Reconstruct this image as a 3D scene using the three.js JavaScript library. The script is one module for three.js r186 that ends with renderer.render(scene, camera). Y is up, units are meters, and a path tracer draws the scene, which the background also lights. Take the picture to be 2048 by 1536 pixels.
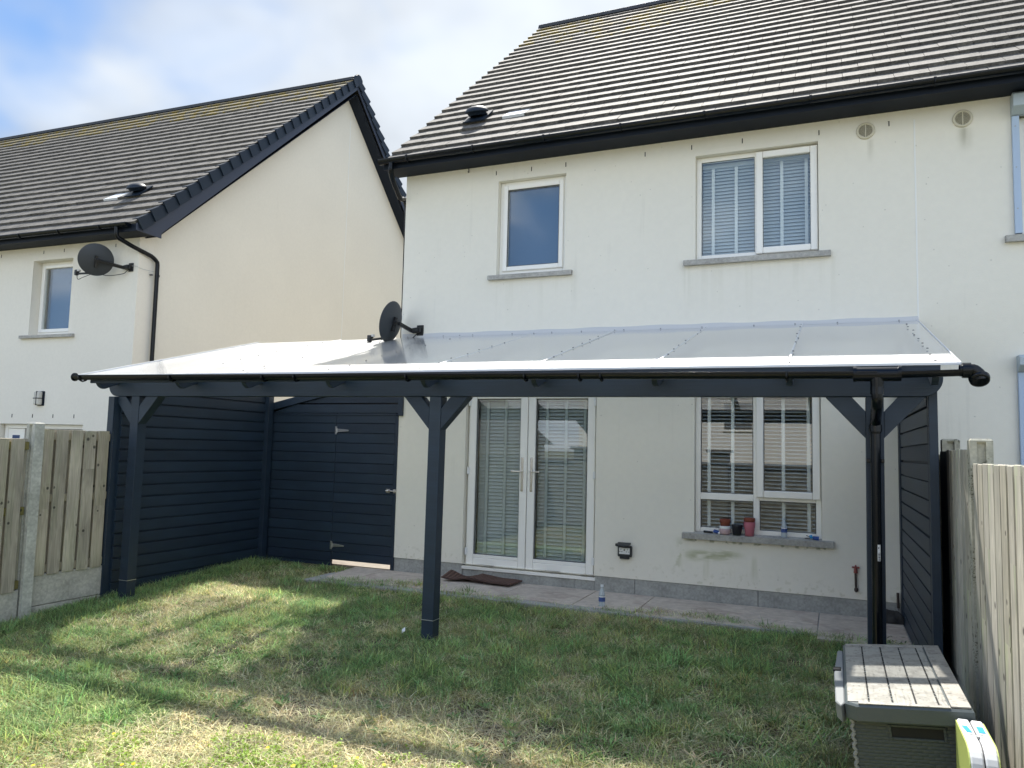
import * as THREE from 'three';
import { RoundedBoxGeometry } from 'three/addons/geometries/RoundedBoxGeometry.js';
import { mergeGeometries } from 'three/addons/utils/BufferGeometryUtils.js';

// ---------------------------------------------------------------- camera, sky, sun, exposure
const scene = new THREE.Scene();
const camera = new THREE.PerspectiveCamera(53.447, 4 / 3, 0.05, 3000);
camera.position.set(0, 1.62, 8.75);
camera.quaternion.setFromRotationMatrix(new THREE.Matrix4().makeBasis(
  new THREE.Vector3(0.92090417, 0.02438491, -0.38902556),
  new THREE.Vector3(0.01059924, 0.99610562, 0.08752851),
  new THREE.Vector3(0.38964492, -0.08472874, 0.91705936)));
const renderer = new THREE.WebGLRenderer({ antialias: true });
renderer.setSize(1024, 768);
renderer.toneMapping = THREE.LinearToneMapping;
renderer.toneMappingExposure = 2.55;
renderer.shadowMap.enabled = true;

const SUN = new THREE.Vector3(-0.30, 1.56, -1.0).normalize();
const sun = new THREE.DirectionalLight(new THREE.Color(1, 0.95, 0.87), 3.7);
sun.target.position.set(-3, 0, 2); sun.position.copy(SUN).multiplyScalar(60).add(sun.target.position);
sun.castShadow = true; sun.shadow.mapSize.set(4096, 4096); sun.shadow.radius = 1.6;
Object.assign(sun.shadow.camera, { left: -25, right: 25, top: 25, bottom: -25, near: 1, far: 160 });
scene.add(sun, sun.target);

// ---------------------------------------------------------------- noise
let seedState = 12345;
const rnd = () => { seedState = (seedState + 0x6d2b79f5) | 0; let t = Math.imul(seedState ^ (seedState >>> 15), 1 | seedState); t = (t + Math.imul(t ^ (t >>> 7), 61 | t)) ^ t; return ((t ^ (t >>> 14)) >>> 0) / 4294967296; };
const rr = (a, b) => a + (b - a) * rnd();
const clamp = (x, a = 0, b = 1) => Math.min(b, Math.max(a, x));
const smooth = (a, b, x) => { const t = clamp((x - a) / (b - a)); return t * t * (3 - 2 * t); };
const mix = (a, b, t) => a + (b - a) * t;
const hash = (x, y, z = 0) => { let h = Math.imul(x | 0, 374761393) + Math.imul(y | 0, 668265263) + Math.imul(z | 0, 1274126177); h = Math.imul(h ^ (h >>> 13), 1274126177); return ((h ^ (h >>> 16)) >>> 0) / 4294967296; };
function vnoise(x, y, per = 0, s = 0) {
  const xi = Math.floor(x), yi = Math.floor(y), fx = x - xi, fy = y - yi, u = fx * fx * (3 - 2 * fx), v = fy * fy * (3 - 2 * fy);
  const w = (n) => (per ? ((n % per) + per) % per : n);
  return mix(mix(hash(w(xi), w(yi), s), hash(w(xi + 1), w(yi), s), u), mix(hash(w(xi), w(yi + 1), s), hash(w(xi + 1), w(yi + 1), s), u), v);
}
function fbm(x, y, oct = 4, per = 0, s = 0) { let a = 0, k = 0.5, t = 0; for (let i = 0; i < oct; i++) { a += k * vnoise(x, y, per, s + i); t += k; k *= 0.5; x *= 2; y *= 2; per *= 2; } return a / t; }
function n3(x, y, z, s = 0) { const zi = Math.floor(z), f = z - zi, u = f * f * (3 - 2 * f); return mix(vnoise(x, y, 0, s + zi * 17), vnoise(x, y, 0, s + (zi + 1) * 17), u); }
function f3(x, y, z, o, s = 0) { let a = 0, k = 0.5, t = 0; for (let i = 0; i < o; i++) { a += k * n3(x, y, z, s + i * 131); t += k; k *= 0.55; x *= 2; y *= 2; z *= 2; } return a / t; }

// ---------------------------------------------------------------- sky: blue with bright broken cloud
{
  const W = 1024, H = 512, d = new Float32Array(W * H * 4);
  for (let j = 0; j < H; j++) for (let i = 0; i < W; i++) {
    const el = ((j + 0.5) / H - 0.5) * Math.PI, az = ((i + 0.5) / W - 0.5) * 2 * Math.PI;
    const y = Math.sin(el), x = Math.cos(el) * Math.cos(az), z = Math.cos(el) * Math.sin(az), k = (j * W + i) * 4;
    const up = Math.max(y, 0), cs = x * SUN.x + y * SUN.y + z * SUN.z, glow = Math.pow(Math.max(cs, 0), 5);
    let r = mix(0.30, 0.022, Math.pow(up, 0.36)), g = mix(0.39, 0.105, Math.pow(up, 0.40)), b = mix(0.46, 0.32, Math.pow(up, 0.5));
    const t = 1 / (up + 0.22), px = x * t * 1.5 + 60.65, pz = z * t * 1.5 + 186.12;
    let c = f3(px + 0.6 * fbm(px * 1.7, pz * 1.7, 3, 0, 40), pz, 0.4, 6, 9);
    const cover = smooth(0.37, 0.66, c + 0.20 * glow + 0.05), front = clamp(-(x * SUN.x + z * SUN.z) / 0.55);
    const thick = f3(px * 1.6 + 5, pz * 1.6, 2.2, 5, 77), lum = mix(0.265, 0.385, smooth(0.3, 0.7, thick)) + 0.22 * Math.pow(Math.max(cs, 0), 14) + 0.62 * front;
    r = mix(r + 0.05 * glow, lum * 0.93, cover * 0.92); g = mix(g + 0.05 * glow, lum * 0.985, cover * 0.92); b = mix(b + 0.05 * glow, lum * 1.035, cover * 0.92);
    if (y < 0) { r = 0.20; g = 0.21; b = 0.19; }
    d[k] = r; d[k + 1] = g; d[k + 2] = b; d[k + 3] = 1;
  }
  const sky = new THREE.DataTexture(d, W, H, THREE.RGBAFormat, THREE.FloatType);
  sky.mapping = THREE.EquirectangularReflectionMapping; sky.magFilter = THREE.LinearFilter; sky.minFilter = THREE.LinearFilter; sky.wrapS = THREE.RepeatWrapping; sky.needsUpdate = true;
  scene.background = sky; scene.environment = sky;
}

// ---------------------------------------------------------------- textures (uv in metres)
function tex(w, h, fn, { size = [1, 1], srgb = true, repeat = true } = {}) {
  const d = new Uint8Array(w * h * 4);
  for (let j = 0; j < h; j++) for (let i = 0; i < w; i++) { const c = fn(i / w, j / h, i, j), k = (j * w + i) * 4; d[k] = clamp(c[0]) * 255; d[k + 1] = clamp(c[1]) * 255; d[k + 2] = clamp(c[2]) * 255; d[k + 3] = 255; }
  const t = new THREE.DataTexture(d, w, h); t.magFilter = THREE.LinearFilter; t.minFilter = THREE.LinearMipmapLinearFilter; t.generateMipmaps = true;
  if (srgb) t.colorSpace = THREE.SRGBColorSpace;
  t.wrapS = t.wrapT = repeat ? THREE.RepeatWrapping : THREE.ClampToEdgeWrapping; t.repeat.set(1 / size[0], 1 / size[1]); t.needsUpdate = true; return t;
}
const grey = (v) => [v, v, v];
const noiseBump = tex(256, 256, (u, v) => grey(fbm(u * 32, v * 32, 4, 32, 3)), { size: [0.25, 0.25], srgb: false });
const coarseBump = tex(256, 256, (u, v) => grey(fbm(u * 12, v * 12, 5, 12, 5)), { size: [0.6, 0.6], srgb: false });
const grainTone = (u, v, s) => { const ring = fbm(u * 9, v * 1, 3, 0, s); return 0.5 + 0.5 * Math.sin(40 * ring + 6 * u) * 0.35 + 0.5 * (fbm(u * 90, v * 3, 3, 0, s + 7) - 0.5); };
function weathered(s, green) { // weathered softwood: grain along v, knots
  const knots = []; for (let i = 0; i < 9; i++) knots.push([hash(i, s, 1), hash(i, s, 2), 0.010 + 0.012 * hash(i, s, 3)]);
  return tex(256, 1024, (u, v) => {
    let t = grainTone(u, v * 3, s), k = 0;
    for (const [a, b, r] of knots) { const dx = (u - a), dy = (v - b) * 3.6; const q = Math.hypot(dx, dy); k = Math.max(k, smooth(r * 2.6, r * 0.8, q)); t += 0.5 * Math.sin(60 * q) * smooth(0.14, 0.02, q) * 0.3; }
    const patch = fbm(u * 3, v * 5, 4, 0, s + 30), m = 0.74 + 0.21 * t + 0.28 * (patch - 0.5) - 0.42 * k, gr = green * smooth(0.52, 0.75, fbm(u * 4, v * 3, 4, 0, s + 50));
    return [m * (1.0 - 0.25 * gr), m * (0.965 - 0.06 * gr), m * (0.90 - 0.34 * gr)];
  }, { size: [0.5, 1.9] });
}
const T = {
  fenceL: weathered(3, 0.08), fenceR: weathered(21, 0.22),
  concrete: tex(512, 512, (u, v) => { const a = fbm(u * 6, v * 6, 5, 6, 2), b = fbm(u * 60, v * 60, 3, 60, 8), sp = hash(u * 512, v * 512, 4) > 0.985 ? -0.14 : 0; const m = 0.80 + 0.22 * (a - 0.5) + 0.18 * (b - 0.5) + sp; return [m, m * 0.99, m * 0.96]; }, { size: [1.2, 1.2] }),
  mossy: tex(512, 512, (u, v) => { const a = fbm(u * 5, v * 5, 5, 5, 12), sp = smooth(0.52, 0.66, fbm(u * 60, v * 60, 3, 60, 18)) * smooth(0.40, 0.62, a) * 0.8; const m = 0.86 + 0.2 * (fbm(u * 30, v * 30, 3, 30, 28) - 0.5); return [mix(m, 0.30, sp * 0.85), mix(m * 0.985, 0.30, sp * 0.85), mix(m * 0.93, 0.22, sp * 0.85)]; }, { size: [0.5, 0.5] }),
  slab: tex(512, 512, (u, v) => { const a = fbm(u * 4, v * 4, 5, 4, 61), b = fbm(u * 40, v * 40, 4, 40, 62), d = smooth(0.58, 0.7, fbm(u * 9, v * 14, 4, 9, 66)); const m = 0.88 + 0.12 * (a - 0.5) + 0.16 * (b - 0.5) - 0.07 * d; return [m * (1 + 0.02 * d), m * 0.965, m * 0.93]; }, { size: [1.7, 1.7] }),
  paint: tex(256, 256, (u, v) => { const m = 0.86 + 0.16 * (fbm(u * 4, v * 40, 4, 4, 71) - 0.5) + 0.14 * (fbm(u * 5, v * 5, 4, 5, 73) - 0.5); return grey(m); }, { size: [1.3, 0.33] }),
  paintBump: tex(256, 256, (u, v) => grey(fbm(u * 3, v * 60, 4, 3, 75)), { size: [0.9, 0.3], srgb: false }),
  render2: tex(1024, 1024, (u, v) => { const a = fbm(u * 5, v * 5, 6, 5, 81), b = fbm(u * 120, v * 120, 2, 120, 82), st = smooth(0.62, 0.8, fbm(u * 30, v * 3, 4, 30, 85)); const m = 0.95 + 0.025 * (a - 0.5) + 0.018 * (b - 0.5) - 0.004 * st; return [m, m * 0.995, m * 0.975]; }, { size: [4, 4] }),
  tile: [0, 1, 2].map((s) => tex(256, 256, (u, v) => {
    const a = fbm(u * 6, v * 6, 5, 6, 91 + s), b = fbm(u * 50, v * 50, 3, 50, 92 + s), l = smooth(0.66, 0.74, fbm(u * 26, v * 26, 3, 26, 95 + s)) * 0.5;
    const m = 0.66 + 0.36 * (a - 0.5) + 0.35 * (b - 0.5); return [mix(m, 0.9, l), mix(m * 0.985, 0.9, l), mix(m * 0.96, 0.84, l)];
  }, { size: [0.7, 0.7] })),
  lichen: tex(256, 256, (u, v) => {
    const b = fbm(u * 50, v * 50, 3, 50, 192), l = smooth(0.42, 0.62, fbm(u * 7, v * 7, 5, 7, 195)) * mix(0.5, 1, b), m = 0.64 + 0.3 * (b - 0.5);
    return [mix(m, 0.80, l), mix(m * 0.985, 0.70, l), mix(m * 0.96, 0.26, l)];
  }, { size: [0.7, 0.7] }),
  block: tex(256, 256, (u, v) => { const b = fbm(u * 30, v * 30, 4, 30, 301), a = fbm(u * 4, v * 4, 4, 4, 302); const m = 0.78 + 0.35 * (b - 0.5) + 0.25 * (a - 0.5); return [m, m, m * 0.97]; }, { size: [0.9, 0.9] }),
  weave: tex(256, 256, (u, v) => { const r = Math.floor(v * 8), x = u * 4 + (r % 2) * 0.5, f = x - Math.floor(x), g = v * 8 - r; return grey(Math.pow(Math.sin(Math.PI * f), 0.6) * Math.pow(Math.sin(Math.PI * g), 0.5)); }, { size: [0.17, 0.13], srgb: false }),
  woodgrain: tex(256, 512, (u, v) => grey(0.5 + 0.5 * Math.sin(50 * fbm(u * 3, v * 1.2, 3, 0, 401) + 20 * u)), { size: [0.3, 0.6], srgb: false }),
  lidDirt: tex(512, 512, (u, v) => { const d = smooth(0.5, 0.7, fbm(u * 16, v * 16, 4, 16, 411)), e = smooth(0.7, 0.8, fbm(u * 50, v * 50, 2, 50, 414)); const m = 0.9 - 0.10 * d - 0.2 * e; return [m, m * 0.985, m * 0.95]; }, { size: [0.6, 0.6] }),
  ribs: tex(64, 16, (u) => grey(0.5 + 0.5 * Math.cos(2 * Math.PI * u * 4)), { size: [0.064, 1], srgb: false }),
  mat: tex(256, 256, (u, v) => { const w = 0.5 + 0.5 * Math.sin(u * 2 * Math.PI * 40), h = 0.5 + 0.5 * Math.sin(v * 2 * Math.PI * 60), p = (Math.floor(u * 10 + v * 10) + Math.floor(u * 10 - v * 10)) % 2 ? 0.16 : 0; const m = 0.38 + 0.2 * w * h + p * 2.2 + 0.3 * (fbm(u * 40, v * 40, 2, 40, 501) - 0.5); return [m, m * 0.9, m * 0.86]; }, { size: [0.5, 0.5] }),
};

// ---------------------------------------------------------------- materials (linear base colours)
const lin = (r, g, b) => new THREE.Color().setRGB(r, g, b);
const std = (c, rough, o = {}) => new THREE.MeshPhysicalMaterial({ color: lin(...c), roughness: rough, ...o });
const M = {
  renderSide: std([0.90, 0.868, 0.795], 0.95, { map: T.render2, bumpMap: noiseBump, bumpScale: 0.0006 }),
  reveal: std([0.66, 0.645, 0.60], 0.9, { bumpMap: noiseBump, bumpScale: 0.0008 }),
  plinth: std([0.55, 0.57, 0.57], 0.95, { map: T.concrete, bumpMap: coarseBump, bumpScale: 0.003 }),
  mortar: std([0.36, 0.365, 0.36], 1),
  sill: std([0.66, 0.66, 0.65], 0.85, { map: T.concrete, bumpMap: noiseBump, bumpScale: 0.002 }),
  upvc: std([0.90, 0.885, 0.83], 0.35),
  upvcDark: std([0.10, 0.10, 0.10], 0.6),
  glass: new THREE.MeshPhysicalMaterial({ color: lin(0.93, 0.965, 0.95), roughness: 0.0, transmission: 1, thickness: 0, ior: 2.05, side: THREE.DoubleSide }),
  slatWhite: std([0.52, 0.57, 0.60], 0.5), slatGrey: std([0.44, 0.48, 0.47], 0.5), tape: std([0.72, 0.75, 0.76], 0.9), tapeGrey: std([0.42, 0.46, 0.45], 0.9),
  black: std([0.002, 0.004, 0.007], 0.22, { specularIntensity: 0.6 }), blackMatt: std([0.004, 0.0085, 0.018], 0.55, { specularIntensity: 0.5 }),
  soffit: std([0.009, 0.014, 0.024], 0.6, { specularIntensity: 0.4 }),
  metal: std([0.55, 0.56, 0.57], 0.32, { metalness: 0.9 }), chrome: std([0.62, 0.60, 0.57], 0.22, { metalness: 1 }),
  paint: std([0.0150, 0.0345, 0.0630], 0.52, { map: T.paint, bumpMap: T.paintBump, bumpScale: 0.0012 }),
  paint2: std([0.0125, 0.0300, 0.0570], 0.55, { map: T.paint, bumpMap: T.paintBump, bumpScale: 0.0012 }),
  paint3: std([0.0175, 0.0380, 0.0680], 0.50, { map: T.paint, bumpMap: T.paintBump, bumpScale: 0.0012 }),
  poly: new THREE.MeshPhysicalMaterial({ color: lin(0.96, 0.965, 0.97), roughness: 0.56, transmission: 0.86, thickness: 0, ior: 1.3, bumpMap: T.ribs, bumpScale: 0.0006, side: THREE.DoubleSide }),
  polySkin: new THREE.MeshPhysicalMaterial({ color: lin(0.98, 0.985, 0.99), roughness: 0.04, transmission: 1, thickness: 0, ior: 1.55, bumpMap: T.ribs, bumpScale: 0.0003, side: THREE.DoubleSide }),
  polyTrim: std([0.72, 0.74, 0.76], 0.35),
  screw: std([0.05, 0.05, 0.055], 0.5),
  tiles: [[0.25, 0.242, 0.232], [0.272, 0.262, 0.25], [0.232, 0.226, 0.219]].map((c, i) => std(c, 0.80, { map: T.tile[i], bumpMap: noiseBump, bumpScale: 0.002 })),
  lichen: std([0.36, 0.34, 0.28], 0.8, { map: T.lichen, bumpMap: noiseBump, bumpScale: 0.002 }),
  ridge: std([0.022, 0.024, 0.026], 0.6, { bumpMap: noiseBump, bumpScale: 0.002 }),
  verge: std([0.011, 0.020, 0.034], 0.5, { specularIntensity: 0.6 }), barge: std([0.034, 0.045, 0.075], 0.5),
  deck: std([0.03, 0.03, 0.03], 1),
  boardsL: [[0.57, 0.56, 0.525], [0.63, 0.62, 0.585], [0.51, 0.50, 0.47], [0.60, 0.575, 0.525]].map((c) => std(c, 0.85, { map: T.fenceL, bumpMap: T.fenceL, bumpScale: 0.0015 })),
  boardsR: [[0.69, 0.705, 0.70], [0.76, 0.775, 0.77], [0.60, 0.615, 0.605], [0.71, 0.715, 0.68]].map((c) => std(c, 0.85, { map: T.fenceR, bumpMap: T.fenceR, bumpScale: 0.0015 })),
  railL: std([0.48, 0.45, 0.38], 0.9, { map: T.fenceL }), railMoss: std([0.25, 0.23, 0.09], 0.9, { map: T.fenceL }),
  concreteClean: std([0.78, 0.80, 0.77], 0.95, { map: T.concrete, bumpMap: coarseBump, bumpScale: 0.002 }),
  concrete: std([0.58, 0.585, 0.54], 0.95, { map: T.mossy, bumpMap: coarseBump, bumpScale: 0.003 }),
  gravel: std([0.72, 0.715, 0.67], 0.95, { map: T.concrete, bumpMap: coarseBump, bumpScale: 0.004 }),
  slab: std([0.70, 0.675, 0.635], 0.95, { map: T.slab, bumpMap: coarseBump, bumpScale: 0.004 }),
  passage: std([0.30, 0.29, 0.27], 0.95, { map: T.slab }),
  dish: std([0.035, 0.042, 0.050], 0.5), dishArm: std([0.012, 0.013, 0.014], 0.45),
  lnb: std([0.6, 0.6, 0.58], 0.5), cable: std([0.012, 0.012, 0.012], 0.5), cableWhite: std([0.5, 0.5, 0.47], 0.6),
  vent: std([0.64, 0.60, 0.47], 0.5), weep: std([0.02, 0.02, 0.02], 0.9), trim: std([0.84, 0.84, 0.80], 0.6),
  shutter: std([0.42, 0.53, 0.68], 0.4), shutterBox: std([0.42, 0.49, 0.53], 0.4),
  socket: std([0.022, 0.026, 0.032], 0.45), white: std([0.78, 0.79, 0.79], 0.4), ink: std([0.02, 0.02, 0.025], 0.6),
  boxBody: std([0.045, 0.060, 0.062], 0.55, { bumpMap: T.weave, bumpScale: 0.003 }), boxRim: std([0.065, 0.085, 0.09], 0.45, { bumpMap: noiseBump, bumpScale: 0.0008 }),
  boxLid: std([0.385, 0.39, 0.375], 0.5, { map: T.lidDirt, bumpMap: T.woodgrain, bumpScale: 0.0015 }), boxLidRim: std([0.40, 0.395, 0.375], 0.5, { map: T.lidDirt, bumpMap: T.weave, bumpScale: 0.0015 }),
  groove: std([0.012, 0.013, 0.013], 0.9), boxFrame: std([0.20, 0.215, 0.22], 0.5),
  lime: std([0.44, 0.52, 0.15], 0.45), caseWhite: std([0.66, 0.68, 0.70], 0.35), sticker: std([0.02, 0.30, 0.62], 0.4), greyMark: std([0.35, 0.36, 0.36], 0.6),
  terracotta: std([0.22, 0.058, 0.035], 0.8), terracottaInside: std([0.10, 0.03, 0.02], 0.9), pink: std([0.48, 0.145, 0.19], 0.55), palePink: std([0.52, 0.37, 0.38], 0.6), potBlack: std([0.010, 0.012, 0.018], 0.45),
  bottle: new THREE.MeshPhysicalMaterial({ color: lin(0.80, 0.86, 0.90), roughness: 0.2, transmission: 0.66, thickness: 0, ior: 1.45, side: THREE.DoubleSide }), bottleLabel: std([0.05, 0.09, 0.26], 0.5), bottleCap: std([0.75, 0.78, 0.82], 0.4),
  blue: std([0.02, 0.075, 0.30], 0.4), mat: std([0.26, 0.18, 0.15], 0.95, { map: T.mat, bumpMap: T.mat, bumpScale: 0.003 }), matEdge: std([0.06, 0.035, 0.03], 0.9),
  copper: std([0.25, 0.06, 0.05], 0.5), pipeDark: std([0.05, 0.035, 0.028], 0.7), rag: std([0.035, 0.035, 0.034], 0.95),
  lampGlass: std([0.55, 0.53, 0.47], 0.25), blockWall: std([0.24, 0.245, 0.24], 0.95, { map: T.block }), coping: std([0.13, 0.13, 0.13], 0.9),
  leaf: std([0.085, 0.15, 0.035], 0.6), skyBlue: std([0.022, 0.055, 0.15], 0.6),  // second colour: deep blue with the mirrored sky put into it
};
for (const k of ['lichen']) M[k].name = k;

// ---------------------------------------------------------------- geometry helpers: uv in metres by face direction
function uvm(g, off = [0, 0]) {
  if (g.index) g = g.toNonIndexed();
  const p = g.attributes.position, uv = new Float32Array(p.count * 2), a = new THREE.Vector3(), b = new THREE.Vector3(), c = new THREE.Vector3();
  for (let i = 0; i < p.count; i += 3) {
    a.fromBufferAttribute(p, i); b.fromBufferAttribute(p, i + 1); c.fromBufferAttribute(p, i + 2);
    const n = b.clone().sub(a).cross(c.clone().sub(a)), x = Math.abs(n.x), y = Math.abs(n.y), z = Math.abs(n.z);
    [a, b, c].forEach((q, k) => { const [u, v] = z >= x && z >= y ? [q.x, q.y] : x >= y ? [q.z, q.y] : [q.x, q.z]; uv[(i + k) * 2] = u + off[0]; uv[(i + k) * 2 + 1] = v + off[1]; });
  }
  g.setAttribute('uv', new THREE.BufferAttribute(uv, 2));
  for (const k of Object.keys(g.attributes)) if (!['position', 'normal', 'uv'].includes(k)) g.deleteAttribute(k);
  return g;
}
const place = (g, x = 0, y = 0, z = 0, r = {}) => { if (r.x) g.rotateX(r.x); if (r.y) g.rotateY(r.y); if (r.z) g.rotateZ(r.z); return g.translate(x, y, z); };
const box = (w, h, d, x = 0, y = 0, z = 0, r = {}) => place(new THREE.BoxGeometry(w, h, d), x, y, z, r);
const rbox = (w, h, d, x = 0, y = 0, z = 0, c = 0.004, r = {}) => place(new RoundedBoxGeometry(w, h, d, 1, Math.min(c, w * 0.45, h * 0.45, d * 0.45)), x, y, z, r);
const span = (x0, x1, y0, y1, z0, z1) => box(x1 - x0, y1 - y0, z1 - z0, (x0 + x1) / 2, (y0 + y1) / 2, (z0 + z1) / 2);
const rspan = (x0, x1, y0, y1, z0, z1, c = 0.004) => rbox(x1 - x0, y1 - y0, z1 - z0, (x0 + x1) / 2, (y0 + y1) / 2, (z0 + z1) / 2, c);
const cyl = (r0, r1, h, x = 0, y = 0, z = 0, r = {}, n = 20, open = false) => place(new THREE.CylinderGeometry(r0, r1, h, n, 1, open), x, y, z, r);
const tube = (pts, r, n = 10, seg = 0, tension = 0.3) => new THREE.TubeGeometry(new THREE.CatmullRomCurve3(pts.map((p) => new THREE.Vector3(...p)), false, 'catmullrom', tension), seg || pts.length * 8, r, n, false);
const lathe = (pts, n = 28) => new THREE.LatheGeometry(pts.map((p) => new THREE.Vector2(...p)), n);
function prism(pts, z0, z1, holes = [], bevel = 0) { // outline in x, y pushed from z0 to z1
  const s = new THREE.Shape(pts.map((p) => new THREE.Vector2(...p)));
  for (const h of holes) s.holes.push(new THREE.Path(h.map((p) => new THREE.Vector2(...p))));
  const g = new THREE.ExtrudeGeometry(s, { depth: z1 - z0 - 2 * bevel, bevelEnabled: bevel > 0, bevelSize: bevel, bevelThickness: bevel, bevelOffset: -bevel, bevelSegments: 1, curveSegments: 8 });
  return g.translate(0, 0, z0 + bevel);
}
const rect = (x0, x1, y0, y1) => [[x0, y0], [x1, y0], [x1, y1], [x0, y1]];
const bar = (a, b, w, h) => { // square bar from a to b
  const A = new THREE.Vector3(...a), B = new THREE.Vector3(...b), g = new RoundedBoxGeometry(w, h, A.distanceTo(B), 1, Math.min(w, h) * 0.12);
  g.applyQuaternion(new THREE.Quaternion().setFromUnitVectors(new THREE.Vector3(0, 0, 1), B.clone().sub(A).normalize()));
  return g.translate((A.x + B.x) / 2, (A.y + B.y) / 2, (A.z + B.z) / 2);
};
const join = (list, off) => { const l = (Array.isArray(list) ? list : [list]).map((g) => uvm(g, off)); return l.length > 1 ? mergeGeometries(l) : l[0]; };

// ---------------------------------------------------------------- naming
const taken = {};
const numbered = (n) => { const k = taken[n] ?? 0; taken[n] = k + 1; return k ? `${n}_${String(k).padStart(3, '0')}` : n; };
function shadows(m) { m.castShadow = m.receiveShadow = true; return m; }
function part(name, geo, mat, parent, label) {
  const m = shadows(new THREE.Mesh(Array.isArray(geo) || !geo.attributes?.uv || !geo.userData.done ? join(geo) : geo, mat)); m.name = name; parent.add(m);
  if (label) m.userData.label = label; return m;
}
function done(geo, off) { const g = join(geo, off); g.userData.done = true; return g; }
function tag(o, label, category, group) { o.userData.label = label; o.userData.category = category; if (group) o.userData.group = group; return o; }
function thing(name, label, category, pos = [0, 0, 0], turn = 0, group) { const o = new THREE.Group(); o.name = numbered(name); o.position.set(...pos); o.rotation.y = turn; scene.add(o); return tag(o, label, category, group); }
function lone(name, geo, mat, label, category, group) { const m = shadows(new THREE.Mesh(join(geo), mat)); m.name = numbered(name); scene.add(m); return tag(m, label, category, group); }
function struct(name, geo, mat) { const m = shadows(new THREE.Mesh(geo.userData?.done ? geo : join(geo), mat)); m.name = name; m.userData.kind = 'structure'; scene.add(m); return m; }

// ---------------------------------------------------------------- ground, lawn, path
const slope = (x, z) => { const q = clamp(z, -2, 14); const s = q < 0 ? 0 : 0.026 * q + 0.0065 * Math.min(q, 6) * Math.min(q, 6); return -0.012 - Math.min(s, 0.39) + 0.004 * Math.max(Math.min(x, 0), -9) * smooth(0, 2, z); };
const gy = (x, z) => slope(x, z) + 0.02 * (fbm(x * 1.3 + 40, z * 1.3 + 40, 3, 0, 601) - 0.5) * smooth(0.6, 1.6, z);
{
  const xs = [-900, -300, -90, -40]; for (let x = -24; x <= 14; x += 1) xs.push(x); xs.push(40, 90, 300, 900);
  const zs = [-900, -300, -90, -40]; for (let z = -20; z <= 16; z += 1) zs.push(z); zs.push(40, 90, 300, 900);
  const pos = [], idx = [], nx = xs.length;
  for (const z of zs) for (const x of xs) pos.push(x, slope(clamp(x, -9, 3), z) - 0.05, z);
  for (let j = 0; j + 1 < zs.length; j++) for (let i = 0; i + 1 < nx; i++) { const a = j * nx + i; idx.push(a, a + nx, a + 1, a + 1, a + nx, a + nx + 1); }
  const g = new THREE.BufferGeometry(); g.setAttribute('position', new THREE.Float32BufferAttribute(pos, 3)); g.setIndex(idx); g.computeVertexNormals();
  struct('ground', g, std([0.20, 0.21, 0.13], 1, { map: T.slab }));
}
// what grows where: dry 0..1 (straw), bare 0..1 (brown, few blades), lush 0..1 (long green)
function turf(x, z) {
  const a = fbm(x * 0.9 + 11, z * 0.9 + 5, 4, 0, 611), b = fbm(x * 3.1, z * 3.1, 3, 0, 621);
  const e = fbm(x * 8.5 + 9, z * 8.5, 3, 0, 625);
  let dry = 0.26 + 1.0 * (a - 0.5) + 0.9 * (b - 0.5) + 0.5 * (e - 0.5), lush = 0.50 + 0.9 * (fbm(x * 1.1 + 60, z * 1.1, 3, 0, 631) - 0.5) + 1.4 * (fbm(x * 5.2 + 20, z * 5.2, 3, 0, 633) - 0.5);
  dry += 0.5 * Math.exp(-Math.pow((x + 6.3) / 0.7, 2) - Math.pow((z - 1.7) / 0.9, 2));
  const strip = Math.exp(-Math.pow((z - 4.25 - 0.05 * (x + 3)) / 0.42, 2)); dry += 0.62 * strip * smooth(-4.6, -3.6, x) * smooth(0.2, -0.8, x);
  const front = smooth(4.3, 4.7, z); dry += 0.55 * front * smooth(-4.6, -3.7, x); lush -= 0.75 * front * smooth(-4.9, -3.9, x);
  const left = smooth(-4.0, -4.7, x) * smooth(3.9, 4.4, z); lush += 0.4 * left; dry += 0.05 * left;
  let bare = smooth(0.52, 0.64, fbm(x * 2.2 + 3, z * 4.4 + 9, 4, 0, 641)) * strip * 1.2 + 0.8 * smooth(0.58, 0.70, fbm(x * 2.6 + 31, z * 2.6, 4, 0, 645)) * (1 - front);  // browner, thinner patches along the strip and scattered behind it
  const side = smooth(-6.75, -7.2, x); lush += 0.6 * side; dry -= 0.4 * side;
  return { dry: clamp(dry), bare: clamp(bare), lush: clamp(lush) };
}
const pathEdge = (x) => 0.80 + 0.10 * Math.sin(x * 1.7) + 0.14 * (fbm(x * 2.3 + 8, 3, 3, 0, 655) - 0.5) + 0.22 * smooth(-1.4, -0.2, x);
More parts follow.
